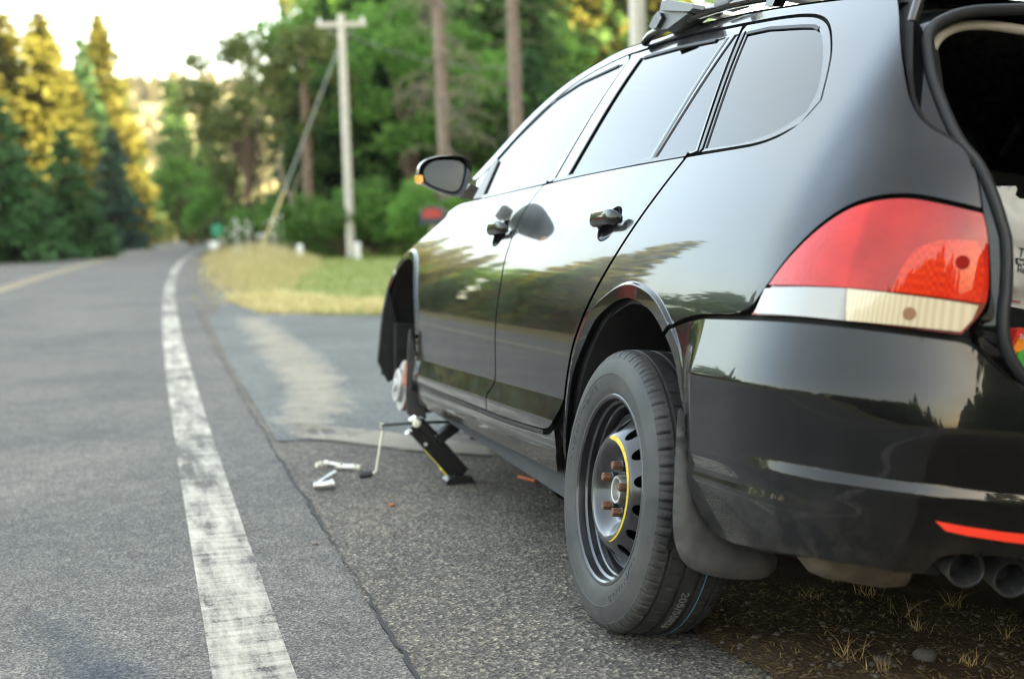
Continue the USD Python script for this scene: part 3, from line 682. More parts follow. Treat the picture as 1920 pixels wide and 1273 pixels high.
GLQ = P_([(1320, 278), (1399, 63), (1440, 53.5), (1524, 48.5), (1536, 58), (1541, 85), (1540, 118), (1532, 168), (1509, 209), (1455, 246.5), (1386, 270)], 1)
frame_f = P_(DLO[:7] + [(1178, 103.5), (1177, 113), (1037, 336), (1028, 342), (950, 359), (886, 373.5)], 1).difference(GLF.buffer(.001))
frame_r = P_([(1182, 103), (1200, 98.5), (1275, 72.5), (1390, 49), (1384.6, 61), (1305, 283), (1290, 289.5), (1200, 305), (1100, 324.5), (1031, 340.5), (1040, 336), (1180, 111)], 1).difference(GLR.buffer(.001)).difference(GLS.buffer(.001))
frame_q = P_([(1308, 286), (1390, 58), (1399, 47.5), (1470, 34.5), (1518, 31), (1541, 37), (1553, 52), (1556, 85), (1553.5, 118), (1536, 187.5), (1497, 232), (1435, 265), (1360, 278)], 2).difference(GLQ.buffer(.001))

AO = [.006, .012, .018, .024, .030, .0345, .036, .0376, .0392, .0408, .0424, .044, .046, .052]
panel('fender', fender, MAT['car_paint'], car, flare, extra=(LF, AO), step=0.012, bstep=0.005)
fd = panel('front_door', holed(front_door, [HF]), MAT['car_paint'], car, door_disp, step=0.015)
rd = panel('rear_door', holed(rear_door, [HR_]), MAT['car_paint'], car, door_disp, step=0.015, extra=(LR, AO))
panel('body_side', body_side, MAT['car_paint'], car, flare, step=0.016, extra=(LR, AO))
panel('rear_bumper', bumper, MAT['car_paint'], car, bumper_disp, step=0.0075, bstep=0.0075, extra=(LR, AO))
panel('sill', sill, MAT['car_paint'], car, lambda s, h: 0.016 + 0 * s + 0.004 * sm((0.33 - h) / .04), step=0.015)
for nm, po in (('door_frame', frame_f), ('door_frame', frame_r), ('window_frame', frame_q)):
    panel(nm, po, MAT['car_paint'], car, lambda s, h: -0.003 + 0 * s, step=0.015, bstep=0.008, gap=0.0008)
for nm, po in (('front_door_window', GLF), ('rear_door_window', GLR), ('rear_door_quarter_light', GLS), ('rear_side_window', GLQ)):
    panel(nm, po.buffer(.004), MAT['window_glass'], car, lambda s, h: -0.007 + 0 * s, step=0.02, gap=0.0, roll=((0, 0.003),))


def ribbon(name, px, w, material, dz=0.001, mirror=True, disp=None):
    ln = LineString(sh(px)).buffer(w / 2, cap_style=2)
    panel(name, ln, material, car, (lambda s, h: dz + 0 * s) if disp is None else disp, mirror=mirror, step=0.02, bstep=0.006, gap=0.0, roll=((0.0008, 0.0006), (0.001, 0.004)))


ribbon('window_seal', [(931, 297), (966, 258.5), (1039, 187.5), (1088, 155), (1158, 122.5)], 0.010, MAT['seal_rubber'], -0.002)
ribbon('window_seal', [(1205, 107.5), (1275, 88), (1341, 74.5)], 0.009, MAT['seal_rubber'], -0.002)
ribbon('window_seal', [(1399, 62), (1440, 53), (1500, 49), (1524, 49), (1533, 54)], 0.008, MAT['seal_rubber'], -0.002)
ribbon('pillar_trim', [(1064, 328), (1200, 109)], 0.013, MAT['black_trim'], -0.001)
ribbon('pillar_trim', [(1221, 296.5), (1363, 71)], 0.016, MAT['black_trim'], -0.002)
ribbon('pillar_trim', [(1313, 281.5), (1394, 61)], 0.013, MAT['black_trim'], 0.0)
ribbon('belt_moulding', [(905, 369.5), (950, 359.5), (1026, 341.2)], 0.011, MAT['black_gloss'], 0.002)
ribbon('belt_moulding', [(1040, 338), (1100, 324.5), (1200, 304.5), (1289, 289)], 0.011, MAT['black_gloss'], 0.002)
ribbon('sill_strip', [(781, 717), (887, 760.5), (961, 789.5), (1030, 811)], 0.011, MAT['black_gloss'], 0.0185)
sail = P_([(885, 374), (928, 297), (935, 300), (904, 371)], 0)
panel('mirror_sail', sail, MAT['black_trim'], car, lambda s, h: 0.001 + 0 * s, gap=0)
shell = shapely.union_all([p.buffer(0.006) for p in (fender, front_door, rear_door, body_side, bumper, sill, frame_f, frame_r, frame_q)])
shell = shell.difference(shapely.union_all([HF.buffer(.008), HR_.buffer(.008), GLF.buffer(-.006), GLR.buffer(-.006), GLS.buffer(-.006), GLQ.buffer(-.006)])).intersection(Polygon([(-2.94, 0.1), (-2.94, 1.56), (S_END - .01, 1.56), (S_END - .01, 0.1)]))
panel('inner_shell', shell, MAT['cabin_black'], car, lambda s, h: -0.022 + 0.4 * flare(s, h), step=0.04, bstep=0.025, gap=0.0, roll=((0, .002),))

# door handles: a scooped cup and a bar standing proud of it
for par, c, hole in ((fd, cF, HF), (rd, cR, HR_)):
    R_, T_ = np.meshgrid(np.linspace(0, 1, 14), np.linspace(0, 2 * np.pi, 49), indexing='ij')
    S, H = c[0] + 0.061 * R_ * np.cos(T_), c[1] + 0.043 * R_ * np.sin(T_)
    base = surf(S.ravel(), H.ravel(), door_disp); nn = surf_n(S.ravel(), H.ravel(), door_disp)
    v = base - nn * (0.024 * (1 - R_.ravel() ** 2) ** 0.8 + 0.002)[:, None]
    i, j = np.meshgrid(np.arange(13), np.arange(48), indexing='ij'); q = np.stack([i * 49 + j, (i + 1) * 49 + j, (i + 1) * 49 + j + 1, i * 49 + j + 1], -1).reshape(-1, 4)
    cup = trimesh.Trimesh(v, np.vstack([q[:, [0, 1, 2]], q[:, [0, 2, 3]]]), process=False)
    obj('handle_cup', cup, MAT['car_paint'], par, smooth=True)
    # bar along s
    t = np.linspace(-0.098, 0.094, 25); w = np.clip(1 - (np.abs(t) / 0.104) ** 6, 0.05, 1)
    sec = []
    for a in np.linspace(0, 2 * np.pi, 20, endpoint=False):
        ca, sa = math.cos(a), math.sin(a)
        sec.append((np.sign(sa) * abs(sa) ** 0.7 * 0.0190, np.sign(ca) * abs(ca) ** 0.7 * 0.0120))
    b = surf(c[0] + t, c[1] + 0.004 + 0.02 * t, door_disp); nb = surf_n(c[0] + t, c[1] + 0 * t, door_disp); up = np.array([0, 0, 1.0])
    lift = 0.024 - 0.020 * (np.abs(t) / 0.1) ** 5
    vv = np.stack([b + nb * (lift + y_ * w)[:, None] + up * (z_ * w)[:, None] for z_, y_ in sec], 1)
    ns = len(sec); i, j = np.meshgrid(np.arange(len(t) - 1), np.arange(ns), indexing='ij')
    q = np.stack([i * ns + j, i * ns + (j + 1) % ns, (i + 1) * ns + (j + 1) % ns, (i + 1) * ns + j], -1).reshape(-1, 4)
    vv = vv.reshape(-1, 3); k = len(vv); vv = np.vstack([vv, b[0] + nb[0] * lift[0], b[-1] + nb[-1] * lift[-1]]); jj = np.arange(ns); e = (len(t) - 1) * ns
    ff = np.vstack([q[:, [0, 1, 2]], q[:, [0, 2, 3]], np.stack([np.full(ns, k), (jj + 1) % ns, jj], 1), np.stack([np.full(ns, k + 1), e + jj, e + (jj + 1) % ns], 1)])
    hb = trimesh.Trimesh(vv, ff, process=False); trimesh.repair.fix_normals(hb)
    obj('handle', hb, MAT['car_paint'], par, smooth=50)

# ------------------------------------------------------------------ lamps
lamp = Polygon(rounded(sh(LAMP), 2, 50)).buffer(0)
lamp_p = panel('tail_lamp', lamp, MAT['lamp_red_dark'], car, lambda s, h: -0.004 + 0 * s, mirror=False, label='large red and white tail lamp')
red = P_([(1443, 534), (1479, 486), (1530, 434), (1590, 392), (1649, 375), (1707, 372), (1767, 383), (1842, 401), (1850, 432), (1853, 489), (1853, 545), (1848, 567), (1834, 569), (1760, 558), (1680, 548), (1589, 538.5), (1510, 535.5)], 2, 60)
clear = P_([(1436, 541), (1510, 538), (1588, 541), (1585, 601), (1505, 593), (1416, 587)], 0)
white = P_([(1589, 541), (1680, 551), (1760, 561), (1834, 573), (1822, 600), (1801, 622), (1678, 609), (1586, 601)], 0)
lens = lambda s, h: 0.002 + 0 * s
kw = dict(mirror=False, step=0.012, bstep=0.006, gap=0.0, roll=((0.0008, 0.0006), (0.001, 0.006)))
panel('red_lens', red, MAT['lamp_red'], lamp_p, lens, **kw)
panel('clear_lens', clear, MAT['lamp_clear'], lamp_p, lens, **kw)
panel('white_lens', white, MAT['lamp_white'], lamp_p, lens, **kw)


fac_ = P_([(1672, 546), (1690, 500), (1720, 462), (1770, 448), (1832, 452), (1846, 490), (1845, 540), (1836, 566), (1760, 556)], 2, 60)
panel('reflector_facets', fac_, MAT['lamp_facets'], lamp_p, lambda s, h: 0.0026 + 0 * s, **kw)


def blob(px, r):
    c = sh([px])[0]; return Point(*c).buffer(r)


panel('bulb', blob((1804, 492), 0.012), MAT['bulb_red'], lamp_p, lambda s, h: 0.0033 + 0 * s, **kw)
panel('bulb', blob((1705, 588), 0.011), MAT['bulb_brown'], lamp_p, lambda s, h: 0.0033 + 0 * s, **kw)
v, f, n = panel_arrays(lamp, lambda s, h: 0.001 + 0 * s); sgn = np.array([1, -1, 1]); raw_mesh(unique(f'{car.GetPath()}/tail_lamp'), v * sgn, f[:, ::-1], n * sgn, MAT['lamp_red'])
refl = Polygon(np.vstack([sh([(1738, 966), (1790, 976), (1860, 986), (1920, 992)]), [(1.30, 0.372), (1.30, 0.347)], sh([(1920, 1010), (1860, 1003), (1790, 992), (1755, 984)])])).buffer(0)
panel('rear_reflector', refl, MAT['reflector_red'], car, lambda s, h: bumper_disp(s, np.minimum(h, 0.35)) * 0 + np.interp(0.35, hh, ins2 - insb2) + 0.004 + np.interp(h, hh, ins2) - np.interp(0.35, hh, ins2), step=0.015, bstep=0.008, gap=0)

# ------------------------------------------------------------------ roof, glass, bonnet, front end (closing the body)
def loft(name, edge, crown, material, fwd=0.0, n=13, cap=1.0):
    """A surface from the left edge line to its mirror image across the car."""
    e = np.asarray(edge, float); t = np.linspace(1, -1, n)
    v = np.stack([np.stack([e[:, 0] + fwd * (1 - t_ ** 2), e[:, 1] * t_, e[:, 2] + crown * (1 - t_ ** 2)], 1) for t_ in t], 1)
    i, j = np.meshgrid(np.arange(len(e) - 1), np.arange(n - 1), indexing='ij')
    q = np.stack([i * n + j, (i + 1) * n + j, (i + 1) * n + j + 1, i * n + j + 1], -1).reshape(-1, 4)
    m = trimesh.Trimesh(v.reshape(-1, 3), np.vstack([q[:, [0, 1, 2]], q[:, [0, 2, 3]]]), process=False)
    if m.face_normals[:, 2].sum() < 0: m.invert()
    return obj(name, m, material, car, smooth=True)


r_sh = sh(ROOF); redge = surf(r_sh[:, 0], r_sh[:, 1])
loft('windscreen', redge[:5], 0.03, MAT['window_glass'], 0.10)
roof = loft('roof', redge[4:], 0.045, MAT['car_paint'], 0.0)
f_sh = np.vstack([sh([(863, 380), (838, 406), (800, 440), (775, 460)]), shx([2.67, 2.75, 2.84, 2.905, 2.93, 2.935, 2.92], [0.785, 0.765, 0.715, 0.615, 0.50, 0.40, 0.28])])
fedge = surf(f_sh[:, 0], f_sh[:, 1]) - [0, 0.004, 0.002]
loft('bonnet', fedge[:5], 0.05, MAT['car_paint'], 0.10)
nose = []
for k_i, e in enumerate(fedge[4:]):
    nose.append(e + [0.0, 0.0, 0])
nose = np.array(nose)
fr = np.stack([np.stack([nose[:, 0] + 0.42 * (1 - t_ ** 2) ** 0.8, nose[:, 1] * t_, nose[:, 2] + 0.05 * (1 - t_ ** 2) * (np.arange(len(nose)) == 0)], 1) for t_ in np.linspace(1, -1, 17)], 1)
i, j = np.meshgrid(np.arange(len(nose) - 1), np.arange(16), indexing='ij'); q = np.stack([i * 17 + j, (i + 1) * 17 + j, (i + 1) * 17 + j + 1, i * 17 + j + 1], -1).reshape(-1, 4)
obj('front_bumper', trimesh.Trimesh(fr.reshape(-1, 3), np.vstack([q[:, [0, 1, 2]], q[:, [0, 2, 3]]]), process=False), MAT['car_paint'], car, smooth=True)

# arch liners, underbody, cabin
def liner(cx, cz, R, y0, y1, a0, a1, sy):
    an = np.radians(np.linspace(a0, a1, 40)); ys = np.linspace(y0, y1, 7)
    A, Y = np.meshgrid(an, ys, indexing='ij')
    rr = R * (1 - 0.012 * (np.arange(40) % 8 == 0))[:, None] * (1 + 0 * Y)
    v = np.stack([cx + rr * np.cos(A), sy * Y, cz + rr * np.sin(A)], -1).reshape(-1, 3); n = 7
    i, j = np.meshgrid(np.arange(39), np.arange(6), indexing='ij'); q = np.stack([i * n + j, (i + 1) * n + j, (i + 1) * n + j + 1, i * n + j + 1], -1).reshape(-1, 4)
    w = np.vstack([v[6::7], [[cx, sy * y1, cz]]]); k = np.arange(39)
    return joinm([trimesh.Trimesh(v, np.vstack([q[:, [0, 1, 2]], q[:, [0, 2, 3]]]), process=False), trimesh.Trimesh(w, np.stack([k, k + 1, np.full(39, 40)], 1), process=False)])


for sy in (1, -1):
    obj('wheel_arch_liner', liner(0.0, 0.405, 0.352, 0.868, 0.56, -25, 205, sy), MAT['liner'], car, smooth=40)
    obj('wheel_arch_liner', liner(2.565, 0.395, 0.345, 0.868, 0.45, -28, 205, sy), MAT['liner'], car, smooth=40)
# the front edge of the left front liner hangs down as a stepped black guard
lp_ = car_plane([(727, 540), (717, 588), (708, 678), (727, 716), (738, 711), (741, 640), (742, 600)], 0, 2.86)
obj('splash_guard', hull(np.vstack([lp_ + [0.02, 0, 0], lp_ - [0.012, 0, 0]])), MAT['liner'], car)
gp2 = car_plane([(729, 606), (768, 607), (768, 700), (729, 700)], 0, 2.80)
obj('splash_guard', hull(np.vstack([gp2 - [0, 0.03, 0], gp2 + [0.05, -0.03, 0]])), MAT['liner'], car)
obj('floor_pan', joinm([box((1.72, 1.62, 0.10), (1.28, 0, 0.245)), box((0.86, 1.0, 0.10), (0.0, 0, 0.33)), box((0.42, 1.3, 0.10), (-0.62, 0, 0.40)), box((0.8, 0.84, 0.1), (2.55, 0, 0.3))]), MAT['underbody'], car)
obj('boot_floor', box((1.05, 1.16, 0.04), (-0.32, 0, 0.66)), MAT['cabin_black'], car)
obj('rear_seat', hull(np.vstack([np.array(box((0.14, 1.16, 0.5), (0.36, 0, 0.88), .04).vertices), np.array(box((0.12, 1.1, 0.1), (0.28, 0, 1.14), .03).vertices)])), MAT['cabin_black'], car)
for yy in (-0.36, 0.36):
    obj('front_seat', joinm([box((0.13, 0.5, 0.62), (1.02, yy, 0.95), .05), box((0.10, 0.26, 0.2), (0.98, yy, 1.34), .04), box((0.5, 0.5, 0.16), (1.30, yy, 0.6), .05)]), MAT['cabin_black'], car)
obj('dashboard', box((0.4, 1.3, 0.3), (1.95, 0, 0.86), .06), MAT['cabin_black'], car)
hl = redge[5:] - [0, 0.04, 0.05]
loft('headlining', hl, 0.02, MAT['cabin_black'])
for sy in (1, -1):
    obj('boot_side_trim', hull([(-0.80, sy * .60, .68), (-0.80, sy * .60, .95), (-0.58, sy * .58, 1.34), (0.3, sy * .60, 1.38), (0.3, sy * .62, .68), (-0.80, sy * .585, .68), (-0.80, sy * .585, .95), (0.3, sy * .56, 1.36), (-0.58, sy * .56, 1.32)]), MAT['cabin_black'], car)

# ------------------------------------------------------------------ the tailgate opening
gxz = PchipInterpolator([0.3, 0.66, 0.9, 1.0, 1.14, 1.24, 1.35, 1.45, 1.6], [-0.88, -0.87, -0.845, -0.82, -0.735, -0.66, -0.60, -0.555, -0.50])
G = lambda p: gxz(p[:, 2])
Bpx = [(1990, 12), (1920, 18), (1821, 23), (1779, 34), (1745, 56), (1737, 85), (1745, 141), (1765, 198), (1793, 260), (1833, 311), (1855, 359), (1872, 410), (1883, 453), (1885, 499), (1883, 545), (1878, 591), (1878, 621), (1887, 661), (1909, 698), (1935, 722), (1990, 752)]
Apx = [(1687, 2), (1689, 63), (1699, 130), (1711, 188), (1738, 232), (1800, 270), (1836, 326), (1847, 393), (1855, 430), (1860, 489), (1861, 549), (1857, 580), (1835, 610), (1842, 655), (1884, 698), (1930, 741), (1985, 775)]
a_sh = sh(Apx); A3 = surf(a_sh[:, 0], a_sh[:, 1]) - 0.004 * surf_n(a_sh[:, 0], a_sh[:, 1])
A3 = np.vstack([[A3[0] + [0.0, -0.27, 0.03], A3[0] + [0, -0.17, 0.025], A3[0] + [0, -0.09, 0.015], A3[0] + [0, -0.03, 0.004]], A3])
B3 = car_on(Bpx, G)


def fine_(C, k=6):
    t = np.arange(len(C)); tn = np.linspace(0, len(C) - 1, (len(C) - 1) * k + 1)
    return PchipInterpolator(t, C)(tn)


A3f, B3f = fine_(A3), fine_(B3)


def jamb(name, t0, t1, d0, d1, material, n=5):
    t = np.linspace(t0, t1, n); d = np.linspace(d0, d1, n)
    v = np.stack([A3f * (1 - a) + B3f * a + np.array([1.0, 0, 0]) * b for a, b in zip(t, d)], 1)
    i, j = np.meshgrid(np.arange(len(A3f) - 1), np.arange(n - 1), indexing='ij'); q = np.stack([i * n + j, (i + 1) * n + j, (i + 1) * n + j + 1, i * n + j + 1], -1).reshape(-1, 4)
    return obj(name, trimesh.Trimesh(v.reshape(-1, 3), np.vstack([q[:, [0, 1, 2]], q[:, [0, 2, 3]]]), process=False), material, car, smooth=True)


jamb('tailgate_jamb', 0, 0.36, 0.002, 0.05, MAT['black_gloss'])
jamb('tailgate_jamb', 0.36, 0.55, 0.05, 0.05, MAT['underbody'])
jamb('tailgate_jamb', 0.55, 0.95, 0.05, 0.0, MAT['car_paint'])
obj('tailgate_seal', tube(B3f - [0.004, 0, 0], 0.012, 10), MAT['seal_rubber'], car, smooth=True)
obj('boot_trim_strip', tube(fine_(car_on([(1748, 97), (1756, 77), (1779, 58), (1816, 48), (1870, 50), (1935, 60), (2000, 70)], lambda p: gxz(p[:, 2]) + 0.04)), 0.0105, 8), MAT['beige_trim'], car, smooth=True)
obj('gas_strut', tube(car_plane([(1712, 40), (1735, -40)], 0, -0.66), 0.010, 10), MAT['wheel_black'], car, smooth=True)
tg = []
ht = np.array([-0.60, 0, 1.47])
for sy in (1, -1):
    for a, th_ in ((0.0, 0.0), (0.10, 0.03), (0.55, 0.06), (0.86, 0.05)):
        for off in (0, 0.05):
            tg.append(ht + np.array([-a * 0.86, sy * (0.56 - 0.05 * a), a * 0.50 + th_ + off]))
obj('tailgate', hull(tg), MAT['car_paint'], car)

# ------------------------------------------------------------------ door mirror
mir = np.array([(783, 326), (787, 310), (797, 300), (812, 294.5), (830, 292), (858, 291.5), (876, 297), (885, 308), (886, 322), (881, 342), (872, 360), (864, 368.5), (850, 369.5), (830, 363), (805, 353), (790, 345), (783, 336)])
mg = np.array([(795, 323), (800, 312), (808, 304), (822, 298), (840, 296.5), (859, 296.5), (871, 301), (875, 312), (873, 328), (866, 350), (859, 358), (849, 360), (830, 355), (808, 346), (797, 337)])
def smooth_closed(P, it=2): return rounded(P, it, 170)
def mx_plane(p): return 1.70 + 0.12 * (p[:, 1] - 0.95) + 0.0 * (p[:, 2] - 1.05)
O3 = car_on(smooth_closed(mir), mx_plane); I3 = car_on(smooth_closed(mg), mx_plane); cen = O3.mean(0)
rings = [I3 + [0.016, 0, 0]]
Oi = O3
prof = [(0.965, 0.0), (0.985, 0.0), (1.0, 0.006), (1.0, 0.03), (0.94, 0.07), (0.80, 0.105), (0.55, 0.128), (0.2, 0.138)]
R3 = [cen + (O3 - cen) * a + [b, 0, 0] for a, b in prof]
m = len(O3)
# inner lip first: the glass recess, same vertex count as the outline
ang = lambda P: np.arctan2(P[:, 2] - cen[2], P[:, 1] - cen[1])
ao = np.unwrap(ang(O3)); ai = ang(I3); oi = np.argsort(ai); rI = np.linalg.norm((I3 - cen)[:, 1:], axis=1)
rin = np.interp(np.mod(ao + np.pi, 2 * np.pi) - np.pi, np.concatenate([ai[oi] - 2 * np.pi, ai[oi], ai[oi] + 2 * np.pi]), np.tile(rI[oi], 3))
In = np.column_stack([O3[:, 0] * 0, cen[1] + rin * np.cos(ao), cen[2] + rin * np.sin(ao)]); In[:, 0] = mx_plane(In)
R3 = [In + [0.03, 0, 0], In + [0.009, 0, 0]] + R3
v = np.vstack(R3 + [[cen + [0.14, 0, 0]]]); i = np.arange(m); i2 = (i + 1) % m; F = []
for r in range(len(R3) - 1): F += [np.stack([r * m + i, (r + 1) * m + i, (r + 1) * m + i2], 1), np.stack([r * m + i, (r + 1) * m + i2, r * m + i2], 1)]
e = (len(R3) - 1) * m; F.append(np.stack([e + i, np.full(m, len(v) - 1), e + i2], 1))
mh = trimesh.Trimesh(v, np.vstack(F), process=False)
mp = obj('door_mirror', mh, MAT['car_paint'], car, smooth=50)
gl = np.vstack([In + [0.012, 0, 0], [In.mean(0) + [0.010, 0, 0]]]); gl[:, 0] += 0.13 * (gl[:, 2] - gl[:, 2].min()) + 0.03 * (gl[:, 1].max() - gl[:, 1])
obj('mirror_glass', trimesh.Trimesh(gl, np.stack([i2, i, np.full(m, m)], 1), process=False), MAT['mirror_glass'], mp, smooth=True)
am = car_on([(783, 330), (784, 341), (788, 346), (793, 340), (792, 330), (787, 328)], mx_plane)
obj('turn_signal', hull(np.vstack([am + [-0.004, 0, 0], am + [0.04, 0.002, 0], am.mean(0) + [0.02, 0.006, 0]])), MAT['amber'], mp)
arm = car_on([(866, 362), (880, 345), (896, 352), (884, 374), (870, 372)], lambda p: 1.74 + 0 * p[:, 0])
obj('mirror_arm', hull(np.vstack([arm + [-0.02, 0.0, 0], arm + [0.06, 0, 0]])), MAT['black_trim'], mp)

# ------------------------------------------------------------------ roof rails
rp = car_plane([(1209, 82), (1222, 66), (1240, 56), (1258, 48), (1300, 31), (1354, 13), (1400, 2), (1440, -5), (1500, -14), (1580, -22), (1650, -24)], 1, 0.555)
rp = fine_(rp, 4)
rail = tube(rp, 0.013, 10); rail_v = np.array(rail.vertices)
obj('roof_rail', rail, MAT['car_paint'], car, smooth=True)
obj('roof_rail', trimesh.Trimesh(rail_v * [1, -1, 1], rail.faces[:, ::-1], process=False), MAT['car_paint'], car, smooth=True)
ft = car_plane([(1443, 14), (1458, 13), (1470, -12), (1452, -10)], 1, 0.555)
obj('rail_foot', hull(np.vstack([ft + [0, .014, 0], ft - [0, .014, 0]])), MAT['car_paint'], car)

# ------------------------------------------------------------------ wheels
def tyre_mesh(R=0.3245, flat=0.3185):
    half = [(0.207, 0.0890), (0.2165, 0.0955), (0.226, 0.0995), (0.228, 0.1005), (0.236, 0.103), (0.250, 0.1055), (0.262, 0.106), (0.2635, 0.1068), (0.272, 0.1055), (0.284, 0.1025), (0.294, 0.0985), (0.3005, 0.0955), (0.3020, 0.0955), (0.3035, 0.0945), (0.309, 0.0905), (0.3145, 0.0850), (0.3185, 0.0775), (0.3205, 0.0690), (0.3212, 0.0655)]
    tread = [(0.3136, 0.0645), (0.3136, 0.0570), (0.3220, 0.0560), (0.3230, 0.040), (0.3232, 0.0245), (0.3152, 0.0235), (0.3152, 0.0150), (0.3235, 0.0140), (0.3238, 0.0)]
    prof = half + tread; prof = prof + [(r, -y) for r, y in prof[-2::-1]]
    prof = np.array(prof)
    out = [prof[0]]
    for a, b in zip(prof[:-1], prof[1:]):
        k = max(1, int(np.linalg.norm(b - a) / 0.008))
        for q in range(1, k + 1): out.append(a + (b - a) * q / k)
    prof = np.array(out); n = 540; an = np.arange(n) * 2 * np.pi / n
    r = np.repeat(prof[:, :1], n, 1); y = np.repeat(prof[:, 1:2], n, 1)
    pitch = np.arange(n) % 10
    sh_ = ((np.abs(prof[:, 1]) > 0.066) & (prof[:, 0] > 0.300))[:, None]
    deep = np.where(pitch == 0, 0.0062, np.where(pitch == 5, 0.0028, 0.0))
    fade = np.clip((prof[:, 0] - 0.300) / 0.012, 0, 1)[:, None]
    r = r - sh_ * deep[None] * fade
    rib = ((np.abs(prof[:, 1]) < 0.056) & (np.abs(prof[:, 1]) > 0.030) & (prof[:, 0] > 0.318))[:, None]
    r = r - rib * np.where(pitch == 3, 0.004, 0.0)[None]
    v = np.stack([r * np.cos(an), y, r * np.sin(an)], -1)
    v[..., 2] = np.maximum(v[..., 2], -flat)
    i, j = np.meshgrid(np.arange(len(prof) - 1), np.arange(n), indexing='ij')
    q = np.stack([i * n + j, i * n + (j + 1) % n, (i + 1) * n + (j + 1) % n, (i + 1) * n + j], -1).reshape(-1, 4)
    return trimesh.Trimesh(v.reshape(-1, 3), np.vstack([q[:, [0, 1, 2]], q[:, [0, 2, 3]]]), process=False)


def wheel(name, loc, camber, side, full=True):
    w = UsdGeom.Xform.Define(stage, unique(f'{car.GetPath()}/{name}'))
    a = camber * side
    # local y points outward; camber leans the top inward
    A = np.eye(4); A[:3, :3] = np.array([[1, 0, 0], [0, math.cos(a), math.sin(a)], [0, -math.sin(a), math.cos(a)]]).T @ np.diag([1, 1, 1])
    if side < 0: A[:3, :3] = np.diag([-1, -1, 1]) @ A[:3, :3]
    A[3, :3] = loc
    w.AddTransformOp().Set(Gf.Matrix4d(*[float(x) for x in A.ravel()])); w = w.GetPrim()
    ty = tyre_mesh(); ty = trimesh.Trimesh(ty.vertices, ty.faces[:, ::-1], process=False)
    if ty.face_normals[: 200].mean(0) @ ty.triangles_center[:200].mean(0) > 1: ty.invert()
    obj('tyre', ty, MAT['tyre_rubber'], w, smooth=24)
    fl = 0.0925  # outer flange plane
    rim = [(0.2035, -0.020), (0.2065, 0.0005), (0.211, 0.0045), (0.2165, 0.005), (0.2195, 0.003), (0.2205, 0.0), (0.2195, -0.0025), (0.2165, -0.003), (0.2120, -0.006), (0.2085, -0.012), (0.2035, -0.0165), (0.1985, -0.020), (0.1975, -0.030), (0.1965, -0.034), (0.1925, -0.036), (0.1895, -0.042), (0.1880, -0.060), (0.183, -0.075), (0.1765, -0.085), (0.1755, -0.11), (0.178, -0.13), (0.19, -0.15), (0.195, -0.19), (0.205, -0.2)]
    obj('rim', lathe([(r, fl + y) for r, y in rim[::-1]], 120), MAT['wheel_black'], w, smooth=35)
    dprof = PchipInterpolator([0.0, 0.034, 0.066, 0.074, 0.086, 0.098, 0.107, 0.115, 0.123, 0.138, 0.155, 0.168, 0.1775], [-0.036, -0.036, -0.036, -0.033, -0.022, -0.009, -0.002, 0.0, -0.003, -0.016, -0.034, -0.046, -0.050])
    circ = lambda r, c=(0, 0), n=48: Polygon(np.column_stack([c[0] + r * np.cos(np.linspace(0, 2 * np.pi, n, endpoint=False)), c[1] + r * np.sin(np.linspace(0, 2 * np.pi, n, endpoint=False))]))
    face_ = circ(0.1775, n=140).difference(circ(0.033))
    for k in range(14):
        b = 2 * np.pi * (k + 0.3) / 14; e = shapely.affinity.scale(circ(1.0, n=26), 0.0165, 0.0145); e = shapely.affinity.translate(e, 0.147, 0); face_ = face_.difference(shapely.affinity.rotate(e, math.degrees(b), origin=(0, 0)))
    for k in range(5):
        b = 2 * np.pi * k / 5 + 0.35; face_ = face_.difference(circ(0.007, (0.056 * math.cos(b), 0.056 * math.sin(b)), 14))
    ev = lambda s, h, d=None: np.stack([s, fl + dprof(np.clip(np.hypot(s, h), 0, .1775)), h], -1)
    def evn(s, h, d=None, e=0.001):
        a_ = ev(s + e, h) - ev(s - e, h); b_ = ev(s, h + e) - ev(s, h - e); n_ = np.cross(b_, a_); return n_ / np.linalg.norm(n_, axis=-1)[..., None]
    v, f, nn = panel_arrays(face_, None, 0.006, 0.005, 0.0, ((0.0006, 0.0006), (0.0012, 0.002), (0.0012, 0.006)), ev, evn)
    raw_mesh(unique(f'{w.GetPath()}/wheel_disc'), v, f[:, ::-1], nn, MAT['wheel_black'])
    if not full: return w
    t = np.radians(np.linspace(103, -72, 50)); wd_ = np.interp(np.linspace(0, 1, 50), [0, .05, .2, .5, .9, 1], [0.0024, 0.0054, 0.005, 0.0030, 0.0021, 0.001])
    rr = 0.1185
    vi = np.stack([np.stack([-(rr + k * wd_) * np.cos(t), fl + dprof(rr + k * wd_) + 0.0008, (rr + k * wd_) * np.sin(t)], 1) for k in (-1, -.3, .3, 1)], 1)
    i, j = np.meshgrid(np.arange(49), np.arange(3), indexing='ij'); q = np.stack([i * 4 + j, (i + 1) * 4 + j, (i + 1) * 4 + j + 1, i * 4 + j + 1], -1).reshape(-1, 4)
    obj('paint_mark', trimesh.Trimesh(vi.reshape(-1, 3), np.vstack([q[:, [0, 1, 2]], q[:, [0, 2, 3]]]), process=False), MAT['wheel_yellow'], w, smooth=True, label='yellow paint arc on the wheel face')
    obj('hub', lathe([(0.0, fl + 0.048 - 0.078), (0.024, fl + 0.048 - 0.078), (0.0245, fl + 0.048 - 0.079), (0.0255, fl + 0.048 - 0.066), (0.031, fl + 0.048 - 0.065), (0.0335, fl + 0.048 - 0.072), (0.0335, fl + 0.048 - 0.10)], 40), MAT['hub_steel'], w, smooth=30)
